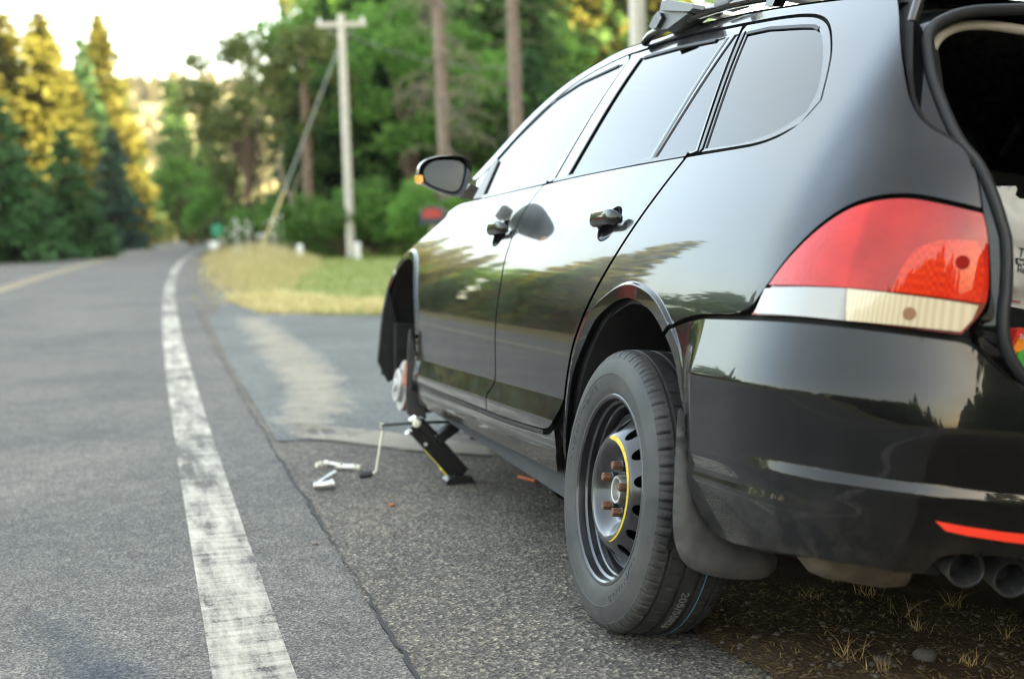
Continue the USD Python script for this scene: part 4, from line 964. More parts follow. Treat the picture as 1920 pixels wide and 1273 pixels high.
    for k in range(5):
        b = 2 * np.pi * k / 5 + 0.35; c = np.array([0.056 * math.cos(b), 0.056 * math.sin(b)])
        st = lathe([(0.0, fl + 0.048 - 0.049), (0.0085, fl + 0.048 - 0.049), (0.0105, fl + 0.048 - 0.052), (0.0108, fl + 0.048 - 0.069), (0.0095, fl + 0.048 - 0.071)], 6); st.apply_translation([c[0], 0, c[1]])
        bt = obj('wheel_bolt', st, MAT['bolt_rust'], w, smooth=False)
        cl = lathe([(0.0094, fl + 0.048 - 0.069), (0.0125, fl + 0.048 - 0.072), (0.0135, fl + 0.048 - 0.076), (0.0135, fl + 0.048 - 0.086)], 18); cl.apply_translation([c[0], 0, c[1]])
        obj('bolt_collar', cl, MAT['jack_black'], w, smooth=30)
    # worn raised marks on the sidewall
    rw = np.random.default_rng(9); marks = []
    for k in range(26):
        th0 = math.radians(118 + k * 4.1 + rw.uniform(-.4, .4)) if k < 15 else math.radians(292 + (k - 15) * 4.1)
        for q in range(int(rw.integers(2, 4))):
            r0, r1 = sorted(rw.uniform(0.2405, 0.2575, 2)); r1 = max(r1, r0 + .004); a0 = th0 + rw.uniform(0, .045); a1 = a0 + rw.uniform(.007, .02)
            yo = lambda r_: float(np.interp(r_, [0.236, 0.250, 0.262], [0.103, 0.1055, 0.106]))
            marks.append(hull([(-r_ * math.cos(a_), yo(r_) + e_, r_ * math.sin(a_)) for r_ in (r0, r1) for a_ in (a0, a1) for e_ in (-.001, .0011)]))
    tag(obj('sidewall_marks', joinm(marks), MAT['tyre_rubber'], w, smooth=False), kind='stuff')
    # tread print, reading down the tyre behind the wheel
    tm = meshkit.text_mesh('205/55R16', 0.0165, 0.0008, False); tv = np.array(tm.vertices)
    phi = 0.52 + tv[:, 0] / 0.324 * 1.18; R = 0.3240 + tv[:, 2]
    P = np.column_stack([-R * np.cos(phi), -(tv[:, 1] - 0.0082), -R * np.sin(phi)]); P[:, 2] = np.maximum(P[:, 2], -0.3180)
    obj('tread_print', trimesh.Trimesh(P, tm.faces, process=False), MAT['tyre_print'], w, smooth=False)
    ph = np.linspace(0.35, 1.36, 60)
    obj('tread_stripe', tube(np.column_stack([-0.3228 * np.cos(ph), -0.034 + 0 * ph, -0.3228 * np.sin(ph)]), 0.0012, 6), MAT['tyre_blue'], w)
    return w


wheel('rear_wheel', (0, 0.888 - 0.0925, 0.3186), 0.022, 1)
wheel('rear_wheel', (0, -(0.888 - 0.0925), 0.3186), 0.022, -1, False)
wheel('front_wheel', (2.578, -0.80, 0.3186), 0.01, -1, False)

# front left hub: brake disc, caliper, upright
dc = car_plane([(748, 722)], 0, 2.578)[0]
def at_hub(m): m.apply_translation([2.578, dc[1], dc[2]]); return m
hubp = obj('brake_disc', at_hub(lathe([(0.03, 0.012), (0.062, 0.012), (0.066, 0.010), (0.068, -0.012), (0.100, -0.012), (0.101, -0.014), (0.101, -0.030), (0.100, -0.032), (0.03, -0.032)], 72)), MAT['disc_steel'], car, smooth=30)
obj('disc_rim', at_hub(lathe([(0.1012, -0.0145), (0.1022, -0.015), (0.1022, -0.030), (0.1012, -0.031)], 72)), MAT['rust'], hubp)
obj('hub_flange', at_hub(lathe([(0.0, 0.022), (0.022, 0.022), (0.026, 0.019), (0.028, 0.0125), (0.05, 0.0128), (0.0, 0.0128)], 40)), MAT['hub_steel'], hubp)
obj('brake_caliper', at_hub(joinm([box((0.07, 0.07, 0.10), (-0.085, -0.035, 0.055), .012), box((0.05, 0.05, 0.14), (-0.075, -0.05, 0.0), .01)])), MAT['rust'], car)
obj('hub_carrier', at_hub(joinm([box((0.10, 0.06, 0.16), (0, -0.075, 0.0), .02), tube([(0, -0.10, 0.0), (0.0, -0.16, 0.45)], 0.028, 12), tube([(0.0, -0.08, -0.09), (0.02, -0.40, -0.03)], 0.022, 8)])), MAT['underbody'], car)

# ------------------------------------------------------------------ mud flaps, silencer, tailpipes
flp = np.array([(1275, 765), (1280, 769), (1284, 790), (1290, 850), (1310, 918), (1350, 986), (1384, 1019), (1430, 1030), (1458, 1040), (1455, 1068), (1436, 1084), (1400, 1087), (1350, 1083), (1306, 1072), (1279, 1053), (1265, 1020), (1261, 980), (1264, 900), (1269, 800), (1271, 772)])
fl2 = smooth_closed(flp, 1)
def gfl(p): return -0.352 - 0.20 * np.clip(0.56 - p[:, 2], 0, 1) - 0.06 * np.clip(0.86 - p[:, 1], 0, 1)
F3 = car_on(fl2, gfl)
pol = Polygon(F3[:, 1:]).buffer(0)
P, T, lps = tri2d(pol, 0.02, 0.012)
def fx(P, d): 
    e = shapely.distance(shapely.points(P[:, 0], P[:, 1]), pol.exterior)
    return np.column_stack([gfl(np.column_stack([0 * P[:, 0], P])) - d * sm(e / 0.012 + 0.15), P])
vb = np.vstack([fx(P, 0.011), fx(P, -0.004)]); nP = len(P); ff = [T, T[:, ::-1] + nP]
lp = lps[0]; l2 = np.roll(lp, -1); ff += [np.stack([lp, lp + nP, l2], 1), np.stack([l2, lp + nP, l2 + nP], 1)]
fm = trimesh.Trimesh(vb, np.vstack(ff), process=False); trimesh.repair.fix_normals(fm)
obj('mud_flap', fm, MAT['flap_plastic'], car, smooth=60)
ff_ = car_plane([(767, 621), (770, 619), (773, 640), (775, 700), (776, 745), (790, 770), (800, 785), (775, 784), (763, 775), (761, 740), (763, 690)], 0, 2.26)
obj('mud_flap', hull(np.vstack([ff_, ff_ + [0.007, 0, 0]])), MAT['flap_plastic'], car)
c0, c1 = car_plane([(1500, 1030)], 0, -0.66)[0], car_plane([(1722, 1062)], 0, -0.74)[0]; Ls = np.linalg.norm(c1 - c0)
sil = lathe([(0.0, 0.0), (0.03, 0.004), (0.058, 0.028), (0.068, 0.06), (0.07, Ls - 0.06), (0.06, Ls - 0.02), (0.0, Ls)], 40); sil.apply_scale([1.7, 1, 0.8])
sil.apply_transform(trimesh.geometry.align_vectors([0, 1, 0], (c1 - c0) / Ls)); sil.apply_translation(c0 + [0.02, 0, 0.008])
obj('silencer', sil, MAT['muffler_steel'], car, smooth=40)
for (cx_, cy_), r_ in (((1812, 1069), 0.031), ((1898, 1088), 0.031)):
    c = car_plane([(cx_, cy_)], 0, -0.905 - 0.0)[0]
    ax_ = np.array([-0.955, 0.22, -0.10]); ax_ /= np.linalg.norm(ax_)
    t_ = lathe([(r_ - 0.004, -0.18), (r_ - 0.003, -0.012), (r_ - 0.001, -0.002), (r_, -0.0005), (r_ + 0.0015, -0.004), (r_ + 0.0015, -0.18)], 40)
    b_ = lathe([(0.0, -0.12), (r_ - 0.0035, -0.12), (r_ - 0.0034, -0.008)], 40)
    Rm = trimesh.geometry.align_vectors([0, 1, 0], ax_)
    for q_ in (t_, b_): q_.apply_transform(Rm); q_.apply_translation(c)
    tp = obj('tailpipe', t_, MAT['steel_tip'], car, smooth=35); obj('tailpipe_bore', b_, MAT['soot'], tp, smooth=35)
#%%THINGS
# ------------------------------------------------------------------ jack and tools (world coordinates)
jk = thing('scissor_jack', 'black scissor jack with cranked rod holding up the sill', 'jack', (1.97, 0.72, 0))
JB = np.array([1.97, 0.72, 0.0])


def jbar(p, q, w, d, bev=0.004):
    """A flat bar of width w in the jack's plane and depth d along the car."""
    p, q = np.array([0, *p]) + [1.97, 0, 0], np.array([0, *q]) + [1.97, 0, 0]
    L = np.linalg.norm(q - p); m = box((d, L, w), (0, 0, 0), bev)
    u = (q - p) / L; x = np.array([1.0, 0, 0]); z = np.cross(x, u); T = np.eye(4); T[:3, 0], T[:3, 1], T[:3, 2], T[:3, 3] = x, u, z, (p + q) / 2 - JB
    m.apply_transform(T); return m


def jlab0(off): a_ = np.array([.872, .226]) + np.array([.774, -.633]) * off; b_ = np.array([.705, .022]) + np.array([.774, -.633]) * off; return jbar(a_, b_, .006, .05)
obj('lower_arm', joinm([jbar((0.872, 0.226), (0.705, 0.022), 0.066, 0.006), jlab0(.0330), jlab0(-.0330)]), MAT['jack_black'], jk)
obj('upper_arm', joinm([jbar((0.868, 0.236), (0.79, 0.165), 0.036, 0.02), jbar((0.795, 0.160), (0.700, 0.222), 0.040, 0.045)]), MAT['jack_black'], jk)
obj('jack_head', hull(np.array([[a, b - .72, c] for a in (-.035, .035) for b, c in ((0.735, 0.215), (0.72, 0.240), (0.60, 0.225), (0.61, 0.205), (0.66, 0.195))])), MAT['jack_black'], jk)
obj('jack_foot', hull(np.array([[a, b - .72, c] for a in (-.04, .04) for b, c in ((0.772, 0.0), (0.770, 0.014), (0.735, 0.03), (0.675, 0.022), (0.668, 0.0))])), MAT['jack_black'], jk)
ju, jp_ = np.array([-.633, -.774]), np.array([.774, -.633])
def jlabel(t0, t1, off, th_, wd2): a_ = np.array([.872, .226]) + ju * t0 + jp_ * off; b_ = np.array([.872, .226]) + ju * t1 + jp_ * off; return jbar(a_, b_, th_, wd2, 0.0)
obj('warning_label', jlabel(.10, .19, .0362, .002, .03), MAT['jack_yellow'], jk); obj('warning_label', jlabel(.19, .222, .038, .006, .03), MAT['jack_yellow'], jk)
pv = lathe([(0, 0.02), (0.010, 0.019), (0.015, 0.012), (0.016, 0.0), (0.016, -0.02)], 20); pv.apply_transform(trimesh.geometry.align_vectors([0, 1, 0], [-1, 0.25, 0.1])); pv.apply_translation([-0.025, 0.868 - .72, 0.229])
obj('pivot_pin', pv, MAT['zinc_cream'], jk)
rv = lathe([(0, 0.006), (0.006, 0.005), (0.0075, 0.0)], 14); rv.apply_transform(trimesh.geometry.align_vectors([0, 1, 0], [-1, 0, 0])); rv.apply_translation([-0.006, 0.835 - .72, 0.148])
obj('rivet', rv, MAT['zinc_cream'], jk)
obj('clevis', jbar((0.89, 0.236), (0.865, 0.252), 0.012, 0.04), MAT['zinc'], jk); obj('clevis', jbar((0.905, 0.188), (0.885, 0.205), 0.012, 0.04), MAT['zinc'], jk)
obj('screw_rod', tube(np.array([[0, 0.993 - .72, 0.229], [0, 0.86 - .72, 0.229], [0, 0.625 - .72, 0.217]]), 0.0055, 10), MAT['jack_black'], jk)
cr_ = np.array([[0, 0.985, 0.229], [0, 0.998, 0.236], [0, 0.996, 0.222], [0, 0.990, 0.205], [0, 1.002, 0.150], [0, 1.018, 0.066], [0, 1.026, 0.059], [0, 1.06, 0.057]]) - [0, .72, 0]
obj('crank', tube(cr_, 0.0052, 8), MAT['zinc_cream'], jk, smooth=50)
obj('grip', tube(np.array([[0, 1.034, 0.056], [0, 1.04, 0.056], [0, 1.078, 0.055], [0, 1.082, 0.055]]) - [0, .72, 0], [0.008, 0.0135, 0.0135, 0.009], 12), MAT['grip'], jk)

wr = thing('wheel_wrench', 'folded steel wheel wrench with an open socket lying on the shoulder nearest the white line', 'wrench', (2.10, 1.18, 0))
W0 = np.array([2.10, 1.18, 0])
obj('handle', tube(np.array([[2.235, 1.128, 0.022], [2.06, 1.222, 0.014]]) - W0, 0.012, 14), MAT['tool_steel'], wr)
obj('socket', tube(np.array([[2.055, 1.235, 0.015], [2.05, 1.2, 0.016], [2.055, 1.175, 0.0165], [2.058, 1.165, 0.017]]) - W0, [0.012, 0.013, 0.0145, 0.0175], 16), MAT['tool_steel'], wr)


def bolt_mesh(p, q, r=0.0075, hr=0.0125, head=0.022):
    p, q = np.array(p, float), np.array(q, float); u = (q - p) / np.linalg.norm(q - p)
    return tube([p, p + u * head * .9, p + u * head], [hr * .9, hr, hr * .9], 6), tube([p + u * head * .8, q], r, 10), tube([p + u * head, p + u * (head + .006)], [hr * 1.25, r], 14)


for (a, b, lab) in (((2.505, 1.160, .013), (2.52, 1.128, .013), 'short pale wheel bolt lying nearest the white line beside the other bolts'), ((2.545, 1.118, .014), (2.44, 1.05, .012), 'long pale wheel bolt lying behind the other bolts on the shoulder'),
                    ((2.46, 1.09, .013), (2.43, 1.02, .012), 'pale wheel bolt in the middle of the small heap of bolts'), ((2.37, 1.007, .013), (2.425, 1.085, .013), 'pale wheel bolt lying closest to the jack handle')):
    c = (np.array(a) + b) / 2; c[2] = 0
    t = thing('wheel_bolt', lab, 'bolt', c); h_, s_, w_ = bolt_mesh(np.array(a) - c, np.array(b) - c)
    obj('bolt_head', h_, MAT['zinc_cream'], t, smooth=20); obj('shank', joinm([s_, w_]), MAT['zinc'], t)

# ------------------------------------------------------------------ roof rack (clamped on the rails)
rk = UsdGeom.Xform.Define(stage, '/World/roof_rack'); rk.AddTransformOp().Set(Gf.Matrix4d(*[float(x) for x in mm.ravel()])); rk = rk.GetPrim()
tag(rk, 'dark cross bars of a roof rack clamped to the rails of the black car', 'roof rack')
def crect(px, x0, y0, y1):
    q = car_plane(px, 1, y0); return hull(np.vstack([q, np.column_stack([q[:, 0], np.full(len(q), y1), q[:, 2]])]))
obj('clamp', crect([(1219, 46), (1231, 24), (1250, 12), (1275, 20), (1290, 26), (1276, 36), (1252, 54), (1236, 57)], 0, 0.585, 0.52), MAT['rack_grey'], rk, smooth=20)
obj('clamp_cover', crect([(1237, 20), (1240, 3), (1252, 0), (1296, 8), (1299, 16), (1292, 22), (1246, 14)], 0, 0.60, 0.51), MAT['rack_grey'], rk, smooth=20)
obj('clamp_knob', crect([(1216, 50), (1226, 30), (1236, 24), (1240, 34), (1230, 52), (1224, 56)], 0, 0.60, 0.575), MAT['jack_black'], rk, smooth=20)
cbp = car_plane([(1262, 12)], 1, 0.56)[0]
obj('cross_bar', tube([cbp + [0, 0.03, 0], cbp + [0, -1.15, 0.0]], 0.016, 12), MAT['zinc'], rk)
cb2 = car_plane([(1362, -14)], 1, 0.56)[0]
obj('clamp', box((0.10, 0.07, 0.07), cb2 - [0, .02, 0.005], .012), MAT['rack_grey'], rk)
obj('cross_bar', tube([cb2 + [0, 0.03, 0.02], cb2 + [0, -1.15, 0.02]], 0.016, 12), MAT['zinc'], rk)

# ------------------------------------------------------------------ things in the boot
def car_thing(name, label, cat, origin):
    x = UsdGeom.Xform.Define(stage, unique('/World/' + name)); A = mm.copy(); A[3, :3] = CAR_M @ origin + CAR_O
    x.AddTransformOp().Set(Gf.Matrix4d(*[float(q) for q in A.ravel()])); return tag(x.GetPrim(), label, cat)


bx = -0.60
top = car_plane([(1840, 350), (1862, 349), (1874, 352), (1884, 349), (1889, 352), (1892, 358), (1897, 351), (1904, 349), (1907, 355), (1903, 366), (1912, 373), (1930, 374), (1960, 380), (2000, 376), (2030, 384)], 0, bx)
bot = car_plane([(1840, 560), (1880, 572), (1930, 582), (2030, 596)], 0, bx)
o = np.array([bx, bot[:, 1].mean(), bot[:, 2].mean()])
bagp = Polygon(np.vstack([top[:, 1:], bot[::-1, 1:]])).buffer(0)
P, T, lps = tri2d(bagp, 0.010, 0.006)
q3 = np.column_stack([P * 14, 0 * P[:, 0]]); e = shapely.distance(shapely.points(P[:, 0], P[:, 1]), bagp.exterior)
wob = 0.022 * (meshkit.fbm(q3, 4, 2) - 0.5) + 0.020 * (np.abs(meshkit.noise(q3 * [1.0, 2.2, 1], 4) - 0.5)) ; bul = 0.03 * sm(e / 0.05)
fr_ = np.column_stack([bx - bul - wob, P]); bk = np.column_stack([bx + 0.16 + bul, P])
lp = lps[0]; l2 = np.roll(lp, -1); k = len(P)
bagm = trimesh.Trimesh(np.vstack([fr_, bk]) - o, np.vstack([T, T[:, ::-1] + k, np.stack([lp, lp + k, l2], 1), np.stack([l2, lp + k, l2 + k], 1)]), process=False); trimesh.repair.fix_normals(bagm)
bag = car_thing('carrier_bag', 'crumpled white carrier bag with printed words standing in the open boot', 'bag', o)
obj('bag_body', bagm, MAT['bag_white'], bag, smooth=50)


def boot_text(txt, px, hpx, material, parent, org, x, bold=False, slope=0.06):
    p0 = car_plane([px], 0, x)[0]; p1 = car_plane([(px[0], px[1] - hpx)], 0, x)[0]; hgt = np.linalg.norm(p1 - p0)
    t = meshkit.text_mesh(txt, hgt, 0.0012, bold); v = np.array(t.vertices)
    r = np.array([0, -1.0, -slope]); u = np.array([0, -slope, 1.0]); w = p0 - org + v[:, :1] * r + v[:, 1:2] * u
    y, z = w[:, 1] + org[1], w[:, 2] + org[2]
    if org is o:
        qq = np.column_stack([y, z]); e_ = shapely.distance(shapely.points(y, z), bagp.exterior); q_ = np.column_stack([qq * 14, 0 * y])
        w[:, 0] = x - 0.0015 - 0.03 * sm(e_ / .05) - 0.022 * (meshkit.fbm(q_, 4, 2) - .5) - 0.020 * np.abs(meshkit.noise(q_ * [1.0, 2.2, 1], 4) - .5) - org[0]
        w[:, 0] -= v[:, 2]
    else: w[:, 0] -= v[:, 2] + 0.001
    return obj('printed_words', trimesh.Trimesh(w, t.faces, process=False), material, parent, smooth=False)


boot_text('Th', (1889, 480), 17, MAT['ink'], bag, o, bx)
boot_text('Reu', (1885, 508), 13, MAT['ink'], bag, o, bx)
boot_text('www.acc', (1881, 563), 5, MAT['ink_red'], bag, o, bx)
lb = car_plane([(1886, 482), (1930, 488), (1930, 501), (1885, 494)], 0, bx); G_ = np.linspace(0, 1, 9)
lv = np.array([(lb[0] * (1 - a) + lb[1] * a) * (1 - b) + (lb[3] * (1 - a) + lb[2] * a) * b for b in (0, .33, .66, 1) for a in G_])
q_ = np.column_stack([lv[:, 1:] * 14, 0 * lv[:, 0]]); e_ = shapely.distance(shapely.points(lv[:, 1], lv[:, 2]), bagp.exterior)
lv[:, 0] = bx - 0.0015 - 0.03 * sm(e_ / .05) - 0.022 * (meshkit.fbm(q_, 4, 2) - .5) - 0.020 * np.abs(meshkit.noise(q_ * [1.0, 2.2, 1], 4) - .5)
i, j = np.meshgrid(np.arange(3), np.arange(8), indexing='ij'); q = np.stack([i * 9 + j, (i + 1) * 9 + j, (i + 1) * 9 + j + 1, i * 9 + j + 1], -1).reshape(-1, 4)
obj('printed_band', trimesh.Trimesh(lv - o, np.vstack([q[:, [0, 1, 2]], q[:, [0, 2, 3]]]), process=False), MAT['ink'], bag, smooth=True)
boot_text('for Us', (1889, 492.5), 7, MAT['bag_white'], bag, o, bx - 0.0016, True)
sb0 = car_plane([(1895, 655)], 0, -0.70)[0]
sb = car_thing('snack_bag', 'shiny red and orange snack bag in the corner of the boot', 'snack bag', sb0)
def sbag(px, dx, name, m):
    q = car_plane(px, 0, -0.70 + dx); obj(name, hull(np.vstack([q - sb0, q - sb0 + [0.03 if dx >= 0 else 0.004, 0, 0]])), MAT[m], sb)
sbag([(1897, 690), (1888, 672), (1900, 640), (1908, 618), (1930, 616), (1960, 622), (1960, 720), (1915, 712)], 0.0, 'bag_body', 'bag_red')
sbag([(1900, 655), (1912, 632), (1940, 640), (1930, 652), (1908, 660)], -0.006, 'orange_print', 'bag_orange')
sbag([(1905, 688), (1908, 665), (1918, 655), (1928, 668), (1922, 696)], -0.008, 'green_print', 'bag_green')
sbag([(1893, 668), (1900, 655), (1906, 662), (1900, 678)], -0.008, 'yellow_print', 'bag_yellow')
boot_text('10', (1909, 634), 9, MAT['bag_white'], sb, sb0, -0.712, True, 0.1)

# ------------------------------------------------------------------ plants: prototypes built once
def tri_cloud(c, d1, d2): return np.stack([c - d1 * .5 - d2 * .5, c + d1 * .5 - d2 * .12, c - d1 * .1 + d2 * .5], 1).reshape(-1, 3)


def cloud_mesh(v): return trimesh.Trimesh(v, np.arange(len(v)).reshape(-1, 3), process=False)


def conifer(h, spread, n_br, per, rng, droop=0.35, base=0.1, leaf=0.42, power=0.85):
    z0 = base * h; u = np.sort(rng.random(n_br)) ** 1.05; zb = z0 + (h * 0.985 - z0) * u
    L = spread * (1 - (zb - z0) / (h - z0)) ** power * rng.uniform(0.62, 1.12, n_br) + 0.12
    az = np.arange(n_br) * 2.39996 + rng.normal(0, .35, n_br); el = rng.normal(0.12, 0.12, n_br) - 0.25 * (1 - u)
    br = np.repeat(np.arange(n_br), np.maximum(3, (per * (L / L.max()) ** 1.2).astype(int))); m = len(br)
    t = rng.random(m) ** 0.62; d = np.stack([np.cos(az) * np.cos(el), np.sin(az) * np.cos(el), np.sin(el)], 1)[br]
    side = np.stack([-np.sin(az), np.cos(az), 0 * az], 1)[br]
    c = d * (t * L[br])[:, None] + side * (rng.normal(0, .16, m) * L[br] * (0.35 + .5 * t))[:, None]
    c[:, 2] += zb[br] - droop * L[br] * t ** 2 + rng.normal(0, .05, m) * L[br]
    s = leaf * rng.uniform(0.6, 1.3, m) * (h / 12) ** .5
    a = d + rng.normal(0, .45, (m, 3)); a /= np.linalg.norm(a, axis=1)[:, None]; b = np.cross(a, rng.normal(0, 1, (m, 3))); b /= np.linalg.norm(b, axis=1)[:, None]
    trunk = tube([(0, 0, -0.3), (0, 0, h * .35), (0.03, 0, h * .7), (0, 0, h * .98)], [0.026 * h * .6, 0.018 * h * .6, 0.010 * h * .6, 0.012], 8)
    lim = [tube([(0, 0, zb[k]), d_ * L[k] * .6 + [0, 0, zb[k] - droop * L[k] * .3]], [0.02 + .012 * L[k], 0.006], 4, False) for k, d_ in ((k, np.array([math.cos(az[k]), math.sin(az[k]), math.sin(el[k])])) for k in range(0, n_br, 3))]
    return joinm([trunk] + lim), cloud_mesh(tri_cloud(c, a * s[:, None] * 1.5, b * s[:, None] * .75))


def broadleaf(h, w, n_cl, per, rng, trunk_h=0.35, leaf=0.30, trunk_r=0.02, low=False):
    cl = rng.normal(0, 1, (n_cl, 3)); cl /= np.linalg.norm(cl, axis=1)[:, None]; cl *= rng.uniform(.35, 1, n_cl)[:, None] ** .6
    cz = h * (trunk_h + (1 - trunk_h) * .5); c0 = cl * [w, w, h * (1 - trunk_h) * .5] + [0, 0, cz]
    if low: c0[:, 2] = np.abs(c0[:, 2]) * .92
    r = rng.uniform(.14, .30, n_cl) * w
    k = np.repeat(np.arange(n_cl), per); m = len(k); p = rng.normal(0, 1, (m, 3)); p /= np.linalg.norm(p, axis=1)[:, None]
    c = c0[k] + p * (r[k] * rng.uniform(.3, 1.1, m) ** .6)[:, None] * [1, 1, .75]
    s = leaf * rng.uniform(.6, 1.3, m); a = rng.normal(0, 1, (m, 3)); a /= np.linalg.norm(a, axis=1)[:, None]; b = np.cross(a, rng.normal(0, 1, (m, 3))); b /= np.linalg.norm(b, axis=1)[:, None]
    tr = [tube([(0, 0, -.3), (0.03 * h, 0, h * trunk_h * .7), (0, 0, h * (trunk_h + .3))], [trunk_r * h, trunk_r * h * .75, trunk_r * h * .3], 8)]
    for q in range(min(n_cl, 14)): tr.append(tube([(0.02 * h, 0, h * trunk_h * rng.uniform(.6, 1.1)), c0[q] * [.5, .5, 1] - [0, 0, .08 * h], c0[q]], [trunk_r * h * .4, trunk_r * h * .22, .01], 5, False))
    return joinm(tr), cloud_mesh(tri_cloud(c, a * s[:, None], b * s[:, None] * .8))


rt = np.random.default_rng(3)
PROTO = {
    'gold_a': (conifer(14, 3.3, 230, 75, rt, .45), 'bark', 'needles_gold'), 'gold_b': (conifer(14, 2.7, 220, 75, rt, .3), 'bark', 'needles_gold'),
    'dark_a': (conifer(14, 2.6, 190, 60, rt, .35), 'bark', 'needles_dark'), 'dark_b': (conifer(14, 3.6, 170, 70, rt, .5), 'bark', 'needles_dark'),
    'blue_a': (conifer(10, 2.9, 170, 75, rt, .25, .03), 'bark', 'needles_blue'), 'green_a': (conifer(10, 3.6, 150, 80, rt, .4, .02, .5), 'bark', 'leaves_deep'),
    'leafy_a': (broadleaf(9, 3.4, 60, 110, rt), 'bark', 'leaves_green'), 'leafy_b': (broadleaf(9, 3.0, 42, 90, rt, .4, .28), 'bark', 'leaves_olive'),
    'bush_a': (broadleaf(2.6, 1.7, 26, 130, rt, .05, .17, .012, True), 'bark', 'leaves_green'), 'bush_b': (broadleaf(2.4, 1.5, 22, 120, rt, .05, .15, .012, True), 'bark', 'leaves_olive')}
HT = dict(gold_a=14, gold_b=14, dark_a=14, dark_b=14, blue_a=10, green_a=10, leafy_a=9, leafy_b=9, bush_a=2.6, bush_b=2.4)
FIRST = {}


def plant(kind, name, label, cat, loc, h, rz, wide=1.0, group=None):
    s = h / HT[kind]; path = unique('/World/' + name); x = UsdGeom.Xform.Define(stage, path)
    x.AddTranslateOp().Set(Gf.Vec3d(*[float(q) for q in loc])); x.AddRotateZOp().Set(math.degrees(rz)); x.AddScaleOp().Set(Gf.Vec3f(s * wide, s * wide, s))
    p = x.GetPrim()
    if kind in FIRST:
        p.GetReferences().AddInternalReference(FIRST[kind]); p.SetInstanceable(True)
    else:
        FIRST[kind] = path; (tr, cr_), bm, lm = PROTO[kind]
        obj('stem' if kind.startswith('bush') else 'trunk', tr, MAT[bm], p, smooth=60); obj('foliage' if kind.startswith('bush') else 'crown', cr_, MAT[lm], p, smooth=False)
    return tag(p, label, cat, group)


def top_h(px, py, dist): return at(px, py, dist)[2]


TREES = [  # kind, pixel x, distance, pixel y of the top (or height), width, name, label
    ('green_a', 10, 56, 172, 1.25, 'conifer', 'dark green bushy conifer at the left edge of the photo'), ('green_a', 128, 60, 232, 1.25, 'conifer', 'dark green conifer with low skirts second from the left edge'),
    ('blue_a', 218, 84, 232, 1.1, 'conifer', 'blue green spruce beside the far end of the road on the left'), ('green_a', 262, 120, 330, 1.0, 'conifer', 'small dark bush-like conifer where the road vanishes on the left'),
    ('gold_a', 28, 98, 8, 1.35, 'golden_conifer', 'tall sunlit golden conifer nearest the left edge of the photo'), ('gold_b', 98, 94, 12, 1.45, 'golden_conifer', 'tall sunlit golden conifer with a lopped thin top'),
    ('gold_a', -40, 92, 5, 1.3, 'golden_conifer', 'sunlit golden conifer cut off by the left edge of the photo'), ('gold_b', 138, 97, 120, 1.6, 'golden_conifer', 'lower broad golden conifer in front of the tall dark spruce'),
    ('green_a', 172, 112, 58, .72, 'tall_spruce', 'tall dark spruce right of the golden conifers'), ('gold_b', 205, 118, 18, 1.25, 'tall_spruce', 'tall slim spruce with golden sunlit top above the road'),
    ('dark_a', 240, 122, 150, 1.3, 'tall_spruce', 'dark spruce leaning over the left road edge below the golden top'), ('dark_b', 180, 100, 215, .9, 'tall_spruce', 'dark lower spruce behind the blue green spruce'),
    ('dark_a', 338, 150, 148, 1.25, 'tall_spruce', 'lone dark spruce standing in the gap before the pale hill'), ('gold_a', 300, 170, 330, .9, 'golden_conifer', 'small golden conifer low down in the gap left of the lone spruce'),
    ('dark_a', 398, 140, 210, 1.25, 'tall_spruce', 'blue grey spruce right of the lone spruce in the gap'), ('green_a', 372, 135, 330, 1.0, 'bushy_conifer', 'green bushy conifer between the two spruces in the gap'),
    ('leafy_a', 352, 96, 290, .8, 'roadside_tree', 'bright green leafy tree at the right end of the visible road'), ('leafy_a', 412, 78, 300, .8, 'roadside_tree', 'green leafy tree behind the green road sign'),
    ('leafy_b', 478, 62, 62, 1.1, 'open_tree', 'olive tree with an open see-through crown against the sky'), ('leafy_b', 445, 70, 215, .7, 'open_tree', 'olive leafy tree left of the open crowned tree'), ('dark_b', 570, 50, 110, .8, 'shadowy_conifer', 'drooping conifer standing behind the straight brown trunk'),
    ('leafy_a', 655, 62, -60, .75, 'big_leafy_tree', 'big leafy tree rising above the cross arm of the utility pole'), ('leafy_b', 590, 68, -10, .7, 'big_leafy_tree', 'leafy tree with sky showing through left of the utility pole top')]
for kind, px, d, ty, w, nm, lab in TREES:
    b = at(px, 440, d); plant(kind, nm, lab, 'tree', (b[0], b[1], -0.1), top_h(px, ty, d), px * .37, w)
GR = 'trees of the wood on the right behind the car'
WOOD_LAB = {'dark_a': 'dark slim conifer in the wood behind the black car', 'dark_b': 'broad dark drooping conifer in the wood behind the black car', 'green_a': 'bright green bushy conifer in the wood behind the black car', 'gold_a': 'yellowish conifer deep in the wood above the black car', 'leafy_a': 'leafy green tree in the wood behind the black car'}
LABN = {}
wk = ['dark_b', 'leafy_a', 'green_a', 'dark_b', 'leafy_a', 'dark_a', 'leafy_a', 'dark_a']
